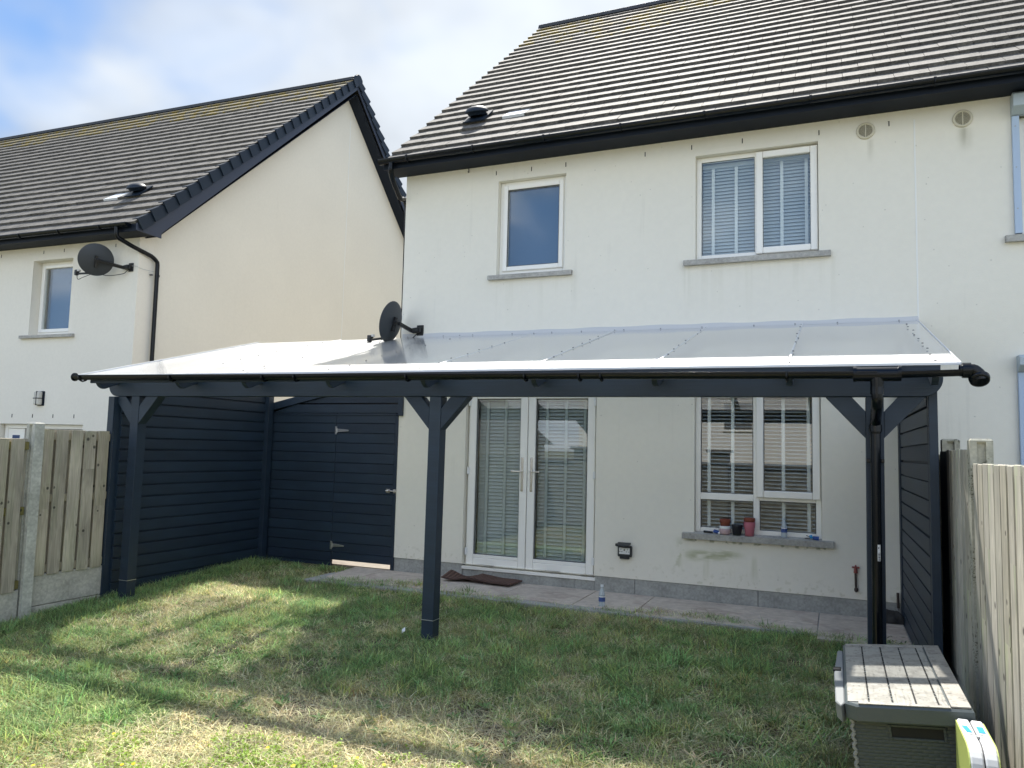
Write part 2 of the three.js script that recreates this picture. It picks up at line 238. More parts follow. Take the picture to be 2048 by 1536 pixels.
{
  const x0 = -7.6, x1 = 0.9, z0 = 0.02, z1 = 11, nx = 150, nz = 190, pos = [], uv = [], idx = [];
  for (let j = 0; j <= nz; j++) for (let i = 0; i <= nx; i++) {
    const x = mix(x0, x1, i / nx), z = mix(z0, z1, j / nz), onPath = smooth(-5.9, -5.75, x) * smooth(pathEdge(x) + 0.06, pathEdge(x) - 0.1, z);
    pos.push(x, mix(gy(x, z), -0.06, onPath), z); uv.push(i / nx, j / nz);
  }
  for (let j = 0; j < nz; j++) for (let i = 0; i < nx; i++) { const a = j * (nx + 1) + i; idx.push(a, a + nx + 1, a + 1, a + 1, a + nx + 1, a + nx + 2); }
  const g = new THREE.BufferGeometry(); g.setAttribute('position', new THREE.Float32BufferAttribute(pos, 3)); g.setAttribute('uv', new THREE.Float32BufferAttribute(uv, 2)); g.setIndex(idx); g.computeVertexNormals(); g.userData.done = true;
  const map = tex(1024, 1024, (u, v) => {
    const x = mix(x0, x1, u), z = mix(z0, z1, v), t = turf(x, z), n = fbm(u * 260, v * 330, 3, 0, 661), m = 0.65 + 0.7 * (n - 0.5), q = fbm(u * 90, v * 110, 3, 0, 667);
    let r = mix(0.36, 0.70, t.dry), gg = mix(0.40, 0.63, t.dry), b = mix(0.24, 0.44, t.dry);
    r = mix(r, 0.33, t.bare); gg = mix(gg, 0.28, t.bare); b = mix(b, 0.245, t.bare);
    const k = m * mix(0.8, 1.2, q) * 1.4; return [r * k, gg * k, b * k];
  }, { repeat: false });
  map.repeat.set(1, 1);
  struct('lawn', g, std([1, 1, 1], 1, { map, bumpMap: (() => { const t = tex(512, 512, (u, v) => grey(fbm(u * 128, v * 128, 3, 128, 671)), { size: [0.08, 0.07], srgb: false }); return t; })(), bumpScale: 0.02 }));
}
// paving along the house: separate slabs with open joints
{
  const bed = struct('path', [span(-5.95, 0.62, -0.12, -0.012, 0.003, 1.05)], M.mortar);
  const cuts = [-5.93, -5.42, -4.3, -3.45, -2.575, -1.90, -0.172, 0.60];
  for (let i = 0; i + 1 < cuts.length; i++) {
    const a = cuts[i] + 0.004, b = cuts[i + 1] - 0.004, front = i === 0 ? 0.86 : i > 5 ? 1.22 : i === 5 ? 1.0 : 0.90, lift = rr(-0.003, 0.003);
    if (i === 5) { part('paving_slab', rspan(a, b, -0.055, lift, 0.006, 0.60, 0.006), M.slab, bed); part('paving_slab', rspan(a, b, -0.055, lift - 0.006, 0.607, front, 0.006), M.slab, bed); }
    else if (i === 0) part('paving_slab', prism([[a, -0.006], [b, -0.006], [b, -0.95], [a + 0.12, -0.80]].map(([x, y]) => [x, y]), -0.05, 0, [], 0.004).rotateX(-Math.PI / 2), M.slab, bed);
    else part('paving_slab', rspan(a, b, -0.055, lift, 0.006, front, 0.006), M.slab, bed);
  }
  struct('side_passage', [span(-10.2, -5.36, -0.10, -0.008, -11, -0.10)], M.passage);
}

// ---------------------------------------------------------------- houses
const A = Math.atan(0.871);          // roof pitch
// wall texture of the near house with its own stains: algae under the sill, runs, dark marks
const wallMap = (() => {
  const W = 2048, H = 1024;
  return tex(W, H, (u, v) => {
    const x = u * 10.4 - 5.4, y = v * 5.4;
    let m = 0.95 + 0.022 * (fbm(x * 0.8, y * 0.8, 5, 0, 701) - 0.5) + 0.014 * (fbm(x * 22, y * 22, 2, 0, 703) - 0.5), r = 1, g = 0.995, b = 0.965;
    const streak = fbm(x * 9, y * 0.8, 4, 0, 707), speck = fbm(x * 26, y * 26, 3, 0, 709);
    const alg = 0.62 * Math.exp(-Math.pow((y - 0.50 - 0.012 * Math.sin(x * 5)) / 0.050, 2)) * smooth(-1.62, -1.45, x) * smooth(-0.88, -1.15, x) * smooth(0.22, 0.60, fbm(x * 5, y * 30, 4, 0, 711)) * mix(0.6, 1, speck);
    const tail = smooth(0.55, 0.46, y) * smooth(0.18, 0.40, y) * smooth(-1.85, -1.6, x) * smooth(-0.45, -0.9, x) * smooth(0.50, 0.72, streak) * 0.55;
    const left = Math.exp(-Math.pow((x + 1.63 + 0.02 * Math.sin(y * 20)) / 0.035, 2)) * smooth(0.22, 0.4, y) * smooth(0.72, 0.55, y) * smooth(0.4, 0.6, speck) * 0.8;
    const k = clamp(alg * 1.15 + tail * 0.45 + left * 0.3); r -= 0.40 * k; g -= 0.37 * k; b -= 0.52 * k;
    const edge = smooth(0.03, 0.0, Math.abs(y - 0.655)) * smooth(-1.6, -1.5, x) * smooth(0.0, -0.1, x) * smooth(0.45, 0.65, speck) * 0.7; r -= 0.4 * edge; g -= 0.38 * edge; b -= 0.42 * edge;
    for (const vx of [0.333, 1.238]) { const s = Math.exp(-Math.pow((x - vx - 0.02) / 0.05, 2)) * smooth(5.03, 4.99, y) * smooth(4.72, 4.95, y) * smooth(0.35, 0.65, streak) * 0.22; r -= s; g -= s; b -= s * 1.1; }
    const spl = smooth(0.42, 0.17, y) * smooth(0.60, 0.78, speck) * 0.07; r -= spl; g -= spl; b -= spl * 1.3;
    const run = smooth(0.70, 0.82, fbm(x * 14, y * 0.55, 4, 0, 715)) * smooth(0.5, 0.62, fbm(x * 1.2, y * 1.2, 3, 0, 717)) * 0.02; r -= run; g -= run; b -= run;
    for (const [a0, b0, yt] of [[-4.075, -2.948, 3.765], [-1.592, -0.022, 3.772]]) { const e = Math.min(Math.abs(x - a0), Math.abs(x - b0)), s = (smooth(yt, yt - 0.02, y) * smooth(yt - 0.75, yt - 0.05, y)) * (smooth(0.09, 0.0, e) * 0.025 + (x > a0 && x < b0 ? 0.018 : 0)) * smooth(0.45, 0.7, fbm(x * 16, y * 0.7, 4, 0, 725)); r -= s; g -= s; b -= s * 1.25; }
    const dot = hash(Math.floor(x * 90), Math.floor(y * 90), 719) > 0.9995 ? 0.12 : 0; r -= dot; g -= dot; b -= dot;
    return [m * r, m * g, m * b];
  }, { size: [10.4, 5.4], repeat: false });
})();
wallMap.offset.set(5.4 / 10.4, 0);
M.render = std([0.925, 0.90, 0.842], 0.95, { map: wallMap, bumpMap: noiseBump, bumpScale: 0.0006 });

function frameBars(x0, x1, y0, y1, w, z0, z1, c = 0.006) { return [rspan(x0, x0 + w, y0, y1, z0, z1, c), rspan(x1 - w, x1, y0, y1, z0, z1, c), rspan(x0 + w, x1 - w, y0, y0 + w, z0, z1, c), rspan(x0 + w, x1 - w, y1 - w, y1, z0, z1, c)]; }
const pane = (x0, x1, y0, y1, z) => place(new THREE.PlaneGeometry(x1 - x0, y1 - y0), (x0 + x1) / 2, (y0 + y1) / 2, z);
function blind(w, x0, x1, y0, y1, z, pitch, tilt, mat, tapeMat, tapes, upto = y1) { // venetian blind: slats a few mm apart, wide ladder tapes
  const g = done(box(x1 - x0, 0.003, 0.050, 0, 0, 0));
  for (let y = y0; y < upto; y += pitch) { const s = part('blind_slat', g, mat, w); s.position.set((x0 + x1) / 2, y, z); s.rotation.x = tilt + rr(-0.02, 0.02); }
  for (const t of tapes) part('blind_tape', [box(0.036, y1 - y0, 0.002, t, (y0 + y1) / 2, z + 0.027)], tapeMat, w);
  part('blind_rail', [box(x1 - x0, 0.05, 0.055, (x0 + x1) / 2, y1 + 0.03, z)], mat, w);
}
function windowIn(house, mat, x0, x1, y0, y1, zf) { const f = part('window', frameBars(x0, x1, y0, y1, 0.055, zf - 0.065, zf), mat, house); return f; }

function roofOf(house, { x0, x1, deckX0 = x0, eaveZ, eaveY, ridgeZ, cam, limit, skip = [], paleAt, seed, lichenAt }) {
  const u = new THREE.Vector3(0, Math.sin(A), -Math.cos(A)), n = new THREE.Vector3(0, Math.cos(A), Math.sin(A));
  const E = new THREE.Vector3(0, eaveY, eaveZ).addScaledVector(n, -0.066), len = (eaveZ - ridgeZ) / Math.cos(A), ridgeY = eaveY + len * Math.sin(A), gauge = len / 25, pw = 0.332;
  const backZ = 2 * ridgeZ - eaveZ, ey = E.y - 0.012, ez = E.z;
  // deck under the tiles, both slopes, and the tiled far slope as one slab
  const deck = prism([[ez, ey], [ridgeZ, ridgeY - 0.08], [backZ, ey], [backZ, ey - 0.05], [ridgeZ, ridgeY - 0.15], [ez, ey - 0.05]], 0, x1 - x0 - 0.03).rotateY(-Math.PI / 2).translate(x1, 0, 0);
  const roof = part('roof', [deck], M.deck, house);
  const vars = [0, 1, 2, 3].map((k) => done(box(pw - 0.005, 0.037, gauge + 0.07, 0, 0.0185, -(gauge + 0.07) / 2), [k * 0.37, k * 0.53]));
  const list = []; let sd = seed; const r2 = () => { sd++; return hash(sd, seed, 5); };
  for (let c = 0; c < 25; c++) for (let i = 0; ; i++) {
    const shift = c % 2 ? pw / 2 : 0, xa = x0 + i * pw - shift; let a = Math.max(xa, x0), b = Math.min(xa + pw, x1); if (a >= x1 - 0.01) break; if (b - a < 0.05) continue;
    const p = E.clone().addScaledVector(u, c * gauge).addScaledVector(n, 0.034 + (r2() - 0.5) * 0.004); p.x = (a + b) / 2;
    list.push({ p, w: b - a, c, k: Math.floor(r2() * 4), m: Math.floor(r2() * 3), tilt: (r2() - 0.5) * 0.010, d: p.clone().applyMatrix4(house.matrixWorld).distanceTo(cam), l: lichenAt(p.x, c) });
  }
  const near = list.slice().sort((a, b) => a.d - b.d).slice(0, limit), set = new Set(near), rest = { 0: [], 1: [], 2: [], 3: [] };
  const mtx = (t) => new THREE.Matrix4().compose(t.p, new THREE.Quaternion().setFromEuler(new THREE.Euler(A - 0.118 + t.tilt, 0, t.tilt * 0.6)), new THREE.Vector3(t.w / pw, 1, 1));
  for (const t of list) {
    const pale = paleAt && Math.abs(t.p.x - paleAt[0]) < pw * 0.5 && t.c === paleAt[1], mi = t.l > 0.5 ? 3 : t.m, mat = pale ? M.polyTrim : mi === 3 ? M.lichen : M.tiles[mi];
    if (set.has(t) || pale) { const m = part('roof_tile', vars[t.k], mat, roof); m.applyMatrix4(mtx(t)); if (pale) m.userData.label = 'pale tile standing out among the grey roof tiles'; }
    else rest[mi].push(vars[t.k].clone().applyMatrix4(mtx(t)));
  }
  for (const k of [0, 1, 2, 3]) if (rest[k].length) { const g = mergeGeometries(rest[k]); g.userData.done = true; const m = part('roof_tiles', g, k === '3' || k === 3 ? M.lichen : M.tiles[k], roof); m.userData.kind = 'stuff'; }
  // far slope tiles: courses as stepped strips
  const back = []; for (let c = 0; c < 25; c++) back.push(place(new THREE.BoxGeometry(x1 - x0, 0.03, gauge + 0.05), (x0 + x1) / 2, eaveY + c * gauge * Math.sin(A) - 0.02, backZ + c * gauge * Math.cos(A) + 0.10, { x: -A + 0.09 }));
  { const m = part('roof_tiles', back, M.tiles[0], roof); m.userData.kind = 'stuff'; }
  // ridge tiles
  const rt = done(prism([[-0.13, -0.13], [-0.09, -0.04], [-0.035, -0.005], [0.035, -0.005], [0.09, -0.04], [0.13, -0.13], [0.115, -0.135], [0, -0.035], [-0.115, -0.135]], 0, 0.448, [], 0.004).rotateY(Math.PI / 2));
  for (let x = x0; x < x1 - 0.2; x += 0.45) { const m = part('ridge_tile', rt, M.ridge, roof); m.position.set(x, ridgeY + 0.03, ridgeZ); }
  return { roof, u, n, gauge, len, ridgeY, backZ };
}
const CAM = camera.position.clone();

// --- the near house (a pair of semis: the white strip marks the party wall)
const house = thing('semi_detached_house', 'cream two storey house with grey tiled roof, standing behind the dark canopy', 'house');
house.updateMatrixWorld(true);
const H = { x0: -5.35, x1: 4.9, soffit: 5.29, depth: -10.9 };
{
  const holes = [rect(-3.975, -3.053, 3.825, 5.062), rect(-1.465, -0.142, 3.835, 5.068), rect(-4.345, -2.615, 0.10, 2.36), rect(-1.465, -0.140, 0.735, 2.36), rect(1.70, 2.95, 3.85, 5.1), rect(1.70, 2.95, 0.17, 2.5)];
  const wg = done(prism(rect(H.x0, H.x1, 0.168, 5.40), -0.30, 0, holes.map((h) => h.map(([x, y]) => [x, Math.max(y, 0.168)]))));
  { const nr = wg.attributes.normal, uv = wg.attributes.uv; for (let i = 0; i < nr.count; i++) if (Math.abs(nr.getZ(i)) < 0.5) { uv.setXY(i, wg.attributes.position.getX(i), 3.2 + 0.3 * wg.attributes.position.getZ(i)); } }
  part('wall', wg, M.render, house);
  // door opening runs down through the plinth
  const gab = (z0, z1) => [[z0, 0.1], [z1, 0.1], [z1, 5.35], [(z0 + z1) / 2 + 0.15, 9.75], [z0, 5.35]];
  const sideG = prism([[10.85, 0.0], [0.301, 0.0], [0.301, 5.42], [5.45, 9.95], [10.85, 5.25]], 0, 0.3).rotateY(Math.PI / 2);
  part('side_wall', [sideG.translate(H.x0, 0, 0)], M.renderSide, house);
  part('side_wall', [prism([[10.85, 0.0], [0.301, 0.0], [0.301, 5.42], [5.45, 9.95], [10.85, 5.25]], 0, 0.3).rotateY(Math.PI / 2).translate(H.x1 - 0.3, 0, 0)], M.renderSide, house);
  part('front_wall', [span(H.x0 + 0.301, H.x1 - 0.301, 0, 5.3, -10.85, -10.6)], M.renderSide, house);
  part('upper_floor', [span(H.x0 + 0.31, H.x1 - 0.31, 2.55, 2.8, -10.5, -0.31)], M.renderSide, house);
  part('ground_floor', [span(H.x0 + 0.31, H.x1 - 0.31, 0.0, 0.09, -10.5, -0.31)], M.renderSide, house);
  for (const x of [-2.30, 0.9]) part('partition_wall', [span(x, x + 0.1, 0.1, 2.54, -4, -0.31), span(x, x + 0.1, 2.81, 5.2, -4, -0.31)], M.renderSide, house);
  part('partition_wall', [span(H.x0 + 0.31, H.x1 - 0.31, 0.1, 2.54, -4.1, -4.0), span(H.x0 + 0.31, H.x1 - 0.31, 2.81, 5.2, -4.1, -4.0)], M.renderSide, house);
  part('ceiling', [span(H.x0 + 0.31, H.x1 - 0.31, 5.21, 5.28, -10.5, -0.31)], M.renderSide, house);
  // plinth blocks with mortar joints
  const pl = part('plinth', [span(H.x0 + 0.004, -4.345, -0.1, 0.160, -0.30, -0.024), span(-4.345, -2.615, -0.1, 0.095, -0.30, -0.036), span(-2.615, H.x1 - 0.004, -0.1, 0.160, -0.30, -0.024)], M.mortar, house);
  const joints = [-5.346, -4.87, -4.345]; for (let i = 0; i + 1 < joints.length; i++) part('plinth_block', rspan(joints[i] + 0.003, joints[i + 1] - 0.003, -0.1, 0.164, -0.06, -0.012, 0.004), M.plinth, pl);
  const j2 = [-2.615, -2.133, -0.784, 0.57, 1.92, 3.27, 4.89]; for (let i = 0; i + 1 < j2.length; i++) part('plinth_block', rspan(j2[i] + 0.004, j2[i + 1] - 0.004, -0.1, 0.164, -0.06, -0.012 + rr(-0.002, 0.002), 0.004), M.plinth, pl);
  const j3 = [-4.34, -3.93, -3.30, -2.86, -2.62]; for (let i = 0; i + 1 < j3.length; i++) part('plinth_block', rspan(j3[i] + 0.003, j3[i + 1] - 0.003, -0.1, 0.098, -0.07, -0.030, 0.004), M.plinth, pl);
  // movement joint strip and corner bead
  part('movement_joint', [rspan(0.790, 0.806, 3.05, 5.17, -0.002, 0.004, 0.002)], M.trim, house);
  for (const [x, y] of [[-4.40, 5.16], [-4.01, 5.175], [-3.52, 5.17], [-3.06, 5.17], [-2.06, 5.17], [-1.51, 5.18], [-0.94, 5.18], [-0.13, 5.16], [0.56, 5.16]].slice(1)) part('weep_vent', [box(0.010, 0.055, 0.006, x, y, 0.001)], M.weep, house);
  part('hook', [tube([[-4.40, 5.285, 0.03], [-4.395, 5.25, 0.03], [-4.40, 5.225, 0.02], [-4.41, 5.235, 0.03]], 0.006, 6)], M.blackMatt, house);
  // round louvred vents
  for (const x of [0.333, 1.238]) {
    const v = part('air_vent', [lathe([[0.066, 0.0], [0.092, 0.0], [0.092, 0.012], [0.082, 0.020], [0.068, 0.018], [0.066, 0.0]], 32).rotateX(Math.PI / 2).translate(x, 5.112, 0.001), cyl(0.068, 0.068, 0.004, x, 5.112, 0.003, { x: Math.PI / 2 }, 32)], M.vent, house);
    part('vent_opening', [cyl(0.0665, 0.0665, 0.003, x, 5.112, 0.0075, { x: Math.PI / 2 }, 32)], M.weep, v);
    const lv = []; for (let k = -6; k <= 6; k++) { const y = k * 0.0095, w = Math.sqrt(Math.max(0.0665 ** 2 - y * y, 0)); if (w > 0.01) lv.push(box(2 * w, 0.0035, 0.010, x, 5.112 + y, 0.013, { x: 0.5 })); } lv.push(box(0.009, 0.13, 0.012, x, 5.112, 0.013));
    part('louvre', lv, M.vent, v);
  }
  // sills
  for (const [a, b, y0, y1] of [[-4.075, -2.948, 3.762, 3.822], [-1.592, -0.022, 3.770, 3.834], [-1.592, -0.024, 0.672, 0.738], [1.576, 3.1, 3.78, 3.85]]) part('window_sill', [prism([[0.0, y0], [0.0, y1 - 0.004], [-0.125, y1 + 0.014], [-0.125, y0], [-0.02, y0]].map(([z, y]) => [z, y]).reverse(), 0, b - a, [], 0.004).rotateY(-Math.PI / 2).translate(b, 0, 0.055)], M.sill, house);

  // upper left window: one fixed light
  let w = windowIn(house, M.upvc, -3.973, -3.055, 3.838, 5.060, -0.085);
  part('sash', frameBars(-3.925, -3.103, 3.886, 5.012, 0.060, -0.125, -0.062, 0.010), M.upvc, w);
  part('glazing_bead', frameBars(-3.866, -3.162, 3.945, 4.953, 0.008, -0.085, -0.068, 0.003), M.upvcDark, w);
  part('pane', [pane(-3.865, -3.163, 3.946, 4.952, -0.090)], M.glass, w); part('inner_pane', [pane(-3.865, -3.163, 3.946, 4.952, -0.112)], M.glass, w);
  part('reflection_sheet', [box(0.86, 1.12, 0.004, -3.514, 4.45, -0.27)], M.skyBlue, w, 'added blue sheet behind the glass, sky reflection put into its colour');  // added sheet; its blue paints the sky mirrored in the pane
  // upper right window: fixed left light, opening right light
  w = windowIn(house, M.upvc, -1.463, -0.144, 3.848, 5.066, -0.085);
  part('mullion', [rspan(-0.815, -0.765, 3.903, 5.011, -0.15, -0.085, 0.006)], M.upvc, w);
  part('pane', [pane(-1.415, -0.812, 3.895, 5.02, -0.105)], M.glass, w);
  part('sash', frameBars(-0.800, -0.150, 3.868, 5.048, 0.075, -0.115, -0.045, 0.012), M.upvc, w);
  part('pane', [pane(-0.728, -0.222, 3.94, 4.98, -0.085)], M.glass, w);
  part('glazing_bead', frameBars(-1.410, -0.814, 3.900, 5.014, 0.006, -0.108, -0.096, 0.002), M.upvcDark, w);
  part('glazing_bead', frameBars(-0.727, -0.223, 3.941, 4.979, 0.006, -0.088, -0.076, 0.002), M.upvcDark, w);
  blind(w, -1.41, -0.20, 3.90, 4.96, -0.22, 0.0405, 1.02, M.slatWhite, M.tape, [-1.29, -1.03, -0.53, -0.27]);
  // lower window: two tall lights over two low ones
  w = windowIn(house, M.upvc, -1.463, -0.142, 0.742, 2.355, -0.085);
  part('mullion', [rspan(-0.838, -0.772, 0.797, 2.300, -0.15, -0.085, 0.006)], M.upvc, w);
  part('transom', [rspan(-1.408, -0.838, 1.108, 1.182, -0.15, -0.085, 0.006), rspan(-0.772, -0.197, 1.120, 1.172, -0.15, -0.085, 0.006)], M.upvc, w);
  part('sash', frameBars(-0.805, -0.150, 1.155, 2.34, 0.078, -0.115, -0.045, 0.012), M.upvc, w);
  part('pane', [pane(-1.41, -0.836, 1.18, 2.305, -0.105)], M.glass, w); part('pane', [pane(-0.73, -0.226, 1.23, 2.265, -0.085)], M.glass, w);
  part('pane', [pane(-1.41, -0.836, 0.795, 1.11, -0.105)], M.glass, w); part('pane', [pane(-0.774, -0.195, 0.795, 1.122, -0.105)], M.glass, w);
  part('glazing_bead', [...frameBars(-1.406, -0.840, 1.184, 2.296, 0.006, -0.108, -0.096, 0.002), ...frameBars(-1.406, -0.840, 0.799, 1.106, 0.006, -0.108, -0.096, 0.002), ...frameBars(-0.770, -0.199, 0.799, 1.118, 0.006, -0.108, -0.096, 0.002), ...frameBars(-0.726, -0.229, 1.234, 2.26, 0.006, -0.088, -0.076, 0.002)], M.upvcDark, w);
  blind(w, -1.41, -0.19, 0.80, 2.28, -0.22, 0.042, 0.30, M.slatWhite, M.tape, [-1.33, -1.07, -0.53, -0.27]);
  part('spare_keys_tag', [rspan(-1.44, -1.41, 1.24, 1.30, -0.16, -0.15, 0.003)], M.ink, w);
  // French doors
  const fd = part('door_frame', [...frameBars(-4.340, -2.620, 0.105, 2.355, 0.048, -0.15, -0.085, 0.006), rspan(-4.36, -2.60, 0.102, 0.142, -0.08, -0.012, 0.006)], M.upvc, house);
  for (const [a, b, hs] of [[-4.318, -3.515, 1], [-3.507, -2.642, -1]]) {
    const leaf = part('door', frameBars(a, b, 0.150, 2.345, 0.098, -0.125, -0.052, 0.010), M.upvc, fd);
    part('door_bottom_rail', [rspan(a + 0.098, b - 0.098, 0.248, 0.288, -0.120, -0.056, 0.006)], M.upvc, leaf);
    part('pane', [pane(a + 0.096, b - 0.096, 0.286, 2.25, -0.092)], M.glass, leaf);
    part('glazing_bead', frameBars(a + 0.098, b - 0.098, 0.290, 2.246, 0.007, -0.094, -0.070, 0.002), M.upvcDark, leaf);
    const hx = hs > 0 ? b - 0.060 : a + 0.055;
    part('handle', [rspan(hx - 0.016, hx + 0.016, 1.10, 1.52, -0.054, -0.044, 0.005), bar([hx, 1.345, -0.045], [hx, 1.345, 0.0], 0.018, 0.018), bar([hx, 1.345, 0.0], [hx - hs * 0.125, 1.347, 0.004], 0.018, 0.016), cyl(0.011, 0.011, 0.012, hx, 1.185, -0.042, { x: Math.PI / 2 }, 14)], M.chrome, leaf);
    for (const hy of [0.32, 1.33, 2.20]) part('hinge', [rspan(hs > 0 ? a - 0.012 : b - 0.02, hs > 0 ? a + 0.02 : b + 0.012, hy - 0.045, hy + 0.045, -0.06, -0.035, 0.006)], M.white, leaf);
    const mats = hs > 0 ? [M.slatGrey, M.tapeGrey] : [M.slatGrey, M.tapeGrey];
    blind(leaf, a + 0.09, b - 0.09, 0.30, 2.22, -0.19, 0.044, hs > 0 ? 1.08 : 0.86, ...mats, [a + 0.21, a + 0.46, a + 0.70].map((t) => Math.min(t, b - 0.13)));
  }
  // roller shutters on the right half
  for (const [xa, y0, y1, yb] of [[1.655, 5.06, 5.27, 3.86], [1.640, 2.485, 2.645, 0.2]]) {
    const sh = part('shutter_box', [prism([[0, y0], [0.06, y0 - 0.0], [0.145, y0 + 0.06], [0.145, y1 - 0.03], [0.11, y1], [0, y1]], 0, 1.42, [], 0.004).rotateY(-Math.PI / 2).scale(1, 1, 1).translate(xa + 1.42, 0, 0.004)], M.shutterBox, house);
    part('shutter_rail', [rspan(xa + 0.004, xa + 0.066, yb, y0 - 0.002, 0.003, 0.045, 0.004)], M.shutter, sh);
    for (let k = 0; k < 3; k++) part('screw', [cyl(0.006, 0.006, 0.004, xa + 0.03, yb + 0.25 + k * 0.42, 0.046, { x: Math.PI / 2 }, 8)], M.greyMark, sh);
  }
  w = windowIn(house, M.upvc, 1.735, 2.948, 3.858, 5.06, -0.05); part('sash', frameBars(1.78, 2.36, 3.90, 5.02, 0.06, -0.09, -0.03, 0.008), M.upvc, w); part('pane', [pane(1.83, 2.90, 3.91, 5.01, -0.075)], M.glass, w);
  w = windowIn(house, M.upvc, 1.735, 2.948, 0.18, 2.48, -0.05); part('pane', [pane(1.78, 2.90, 0.22, 2.43, -0.075)], M.glass, w);

  // roof, eaves and gutter
  const lich = (x, c) => (c > 17 && fbm(x * 1.4 + 2, c * 0.3, 3, 0, 801) + (c > 20 ? 0.08 : 0) > 0.56 && x < -1.5 ? 1 : c > 20 && x > -2.6 && x < -1.6 ? 0.6 : 0);
  const R = roofOf(house, { x0: -5.53, x1: 5.05, eaveZ: 0.36, eaveY: 5.40, ridgeZ: -5.3, cam: CAM, limit: 296, paleAt: [-4.10, 4], seed: 17, lichenAt: lich });
  part('soffit', [span(H.x0 - 0.14, H.x1, 5.285, 5.30, -0.0, 0.315)], M.soffit, house);
  part('fascia', [rspan(H.x0 - 0.16, H.x1, 5.278, 5.40, 0.316, 0.336, 0.003)], M.blackMatt, house);
  part('bargeboard', [bar([H.x0 - 0.15, 5.30, 0.25], [H.x0 - 0.15, 10.03, -5.22], 0.02, 0.16), bar([H.x0 - 0.15, 5.30, -10.85], [H.x0 - 0.15, 10.03, -5.38], 0.02, 0.16)], M.barge, house);
  const gut = (x0, x1, y, z) => { const s = []; for (let i = 0; i <= 12; i++) { const t = Math.PI * i / 12; s.push([z - 0.056 * Math.cos(t), y - 0.062 * Math.sin(t)]); } for (let i = 12; i >= 0; i--) { const t = Math.PI * i / 12; s.push([z - 0.052 * Math.cos(t), y - 0.058 * Math.sin(t)]); } return prism(s, 0, x1 - x0).rotateY(-Math.PI / 2).translate(x1, 0, 0); };
  const g = part('gutter', [gut(-5.54, H.x1, 5.392, 0.396), place(new THREE.CircleGeometry(0.06, 16, Math.PI, Math.PI), -5.54, 5.392, 0.396, { y: Math.PI / 2 })], M.black, house);
  for (const x of [-5.1, -4.15, -3.2, -2.25, -1.3, -0.2, 0.95, 1.9]) part('gutter_bracket', [box(0.025, 0.010, 0.120, x, 5.394, 0.394), tube([[x, 5.39, 0.455], [x, 5.345, 0.448], [x, 5.322, 0.396], [x, 5.345, 0.34]], 0.007, 6)], M.black, g);
  for (const x of [-0.02, 1.25]) part('gutter_joint', [gut(x, x + 0.10, 5.393, 0.396).scale(1, 1, 1)], M.blackMatt, g);
  const dp = part('downpipe', [tube([[-5.36, 5.34, 0.396], [-5.36, 5.22, 0.39], [-5.385, 5.12, 0.28], [-5.43, 4.98, 0.02], [-5.435, 4.9, -0.16], [-5.435, 3.0, -0.18], [-5.435, 0.1, -0.18]], 0.034, 14, 90)], M.black, house);
  // domed tile vent
  const vp = new THREE.Vector3(-4.63, 0, 0); const vc = 4.1 * R.gauge, base = new THREE.Vector3(-4.62, 5.40, 0.36).addScaledVector(R.u, vc + 0.12);
  const dome = part('tile_vent', [lathe([[0.001, 0.13], [0.07, 0.128], [0.13, 0.105], [0.165, 0.065], [0.165, 0.045], [0.14, 0.04], [0.12, 0.0]], 32).rotateX(A - 0.35).translate(base.x, base.y + 0.02, base.z + 0.03), box(0.33, 0.02, 0.40, base.x, base.y + 0.02, base.z, { x: A })], M.verge, R.roof);
}

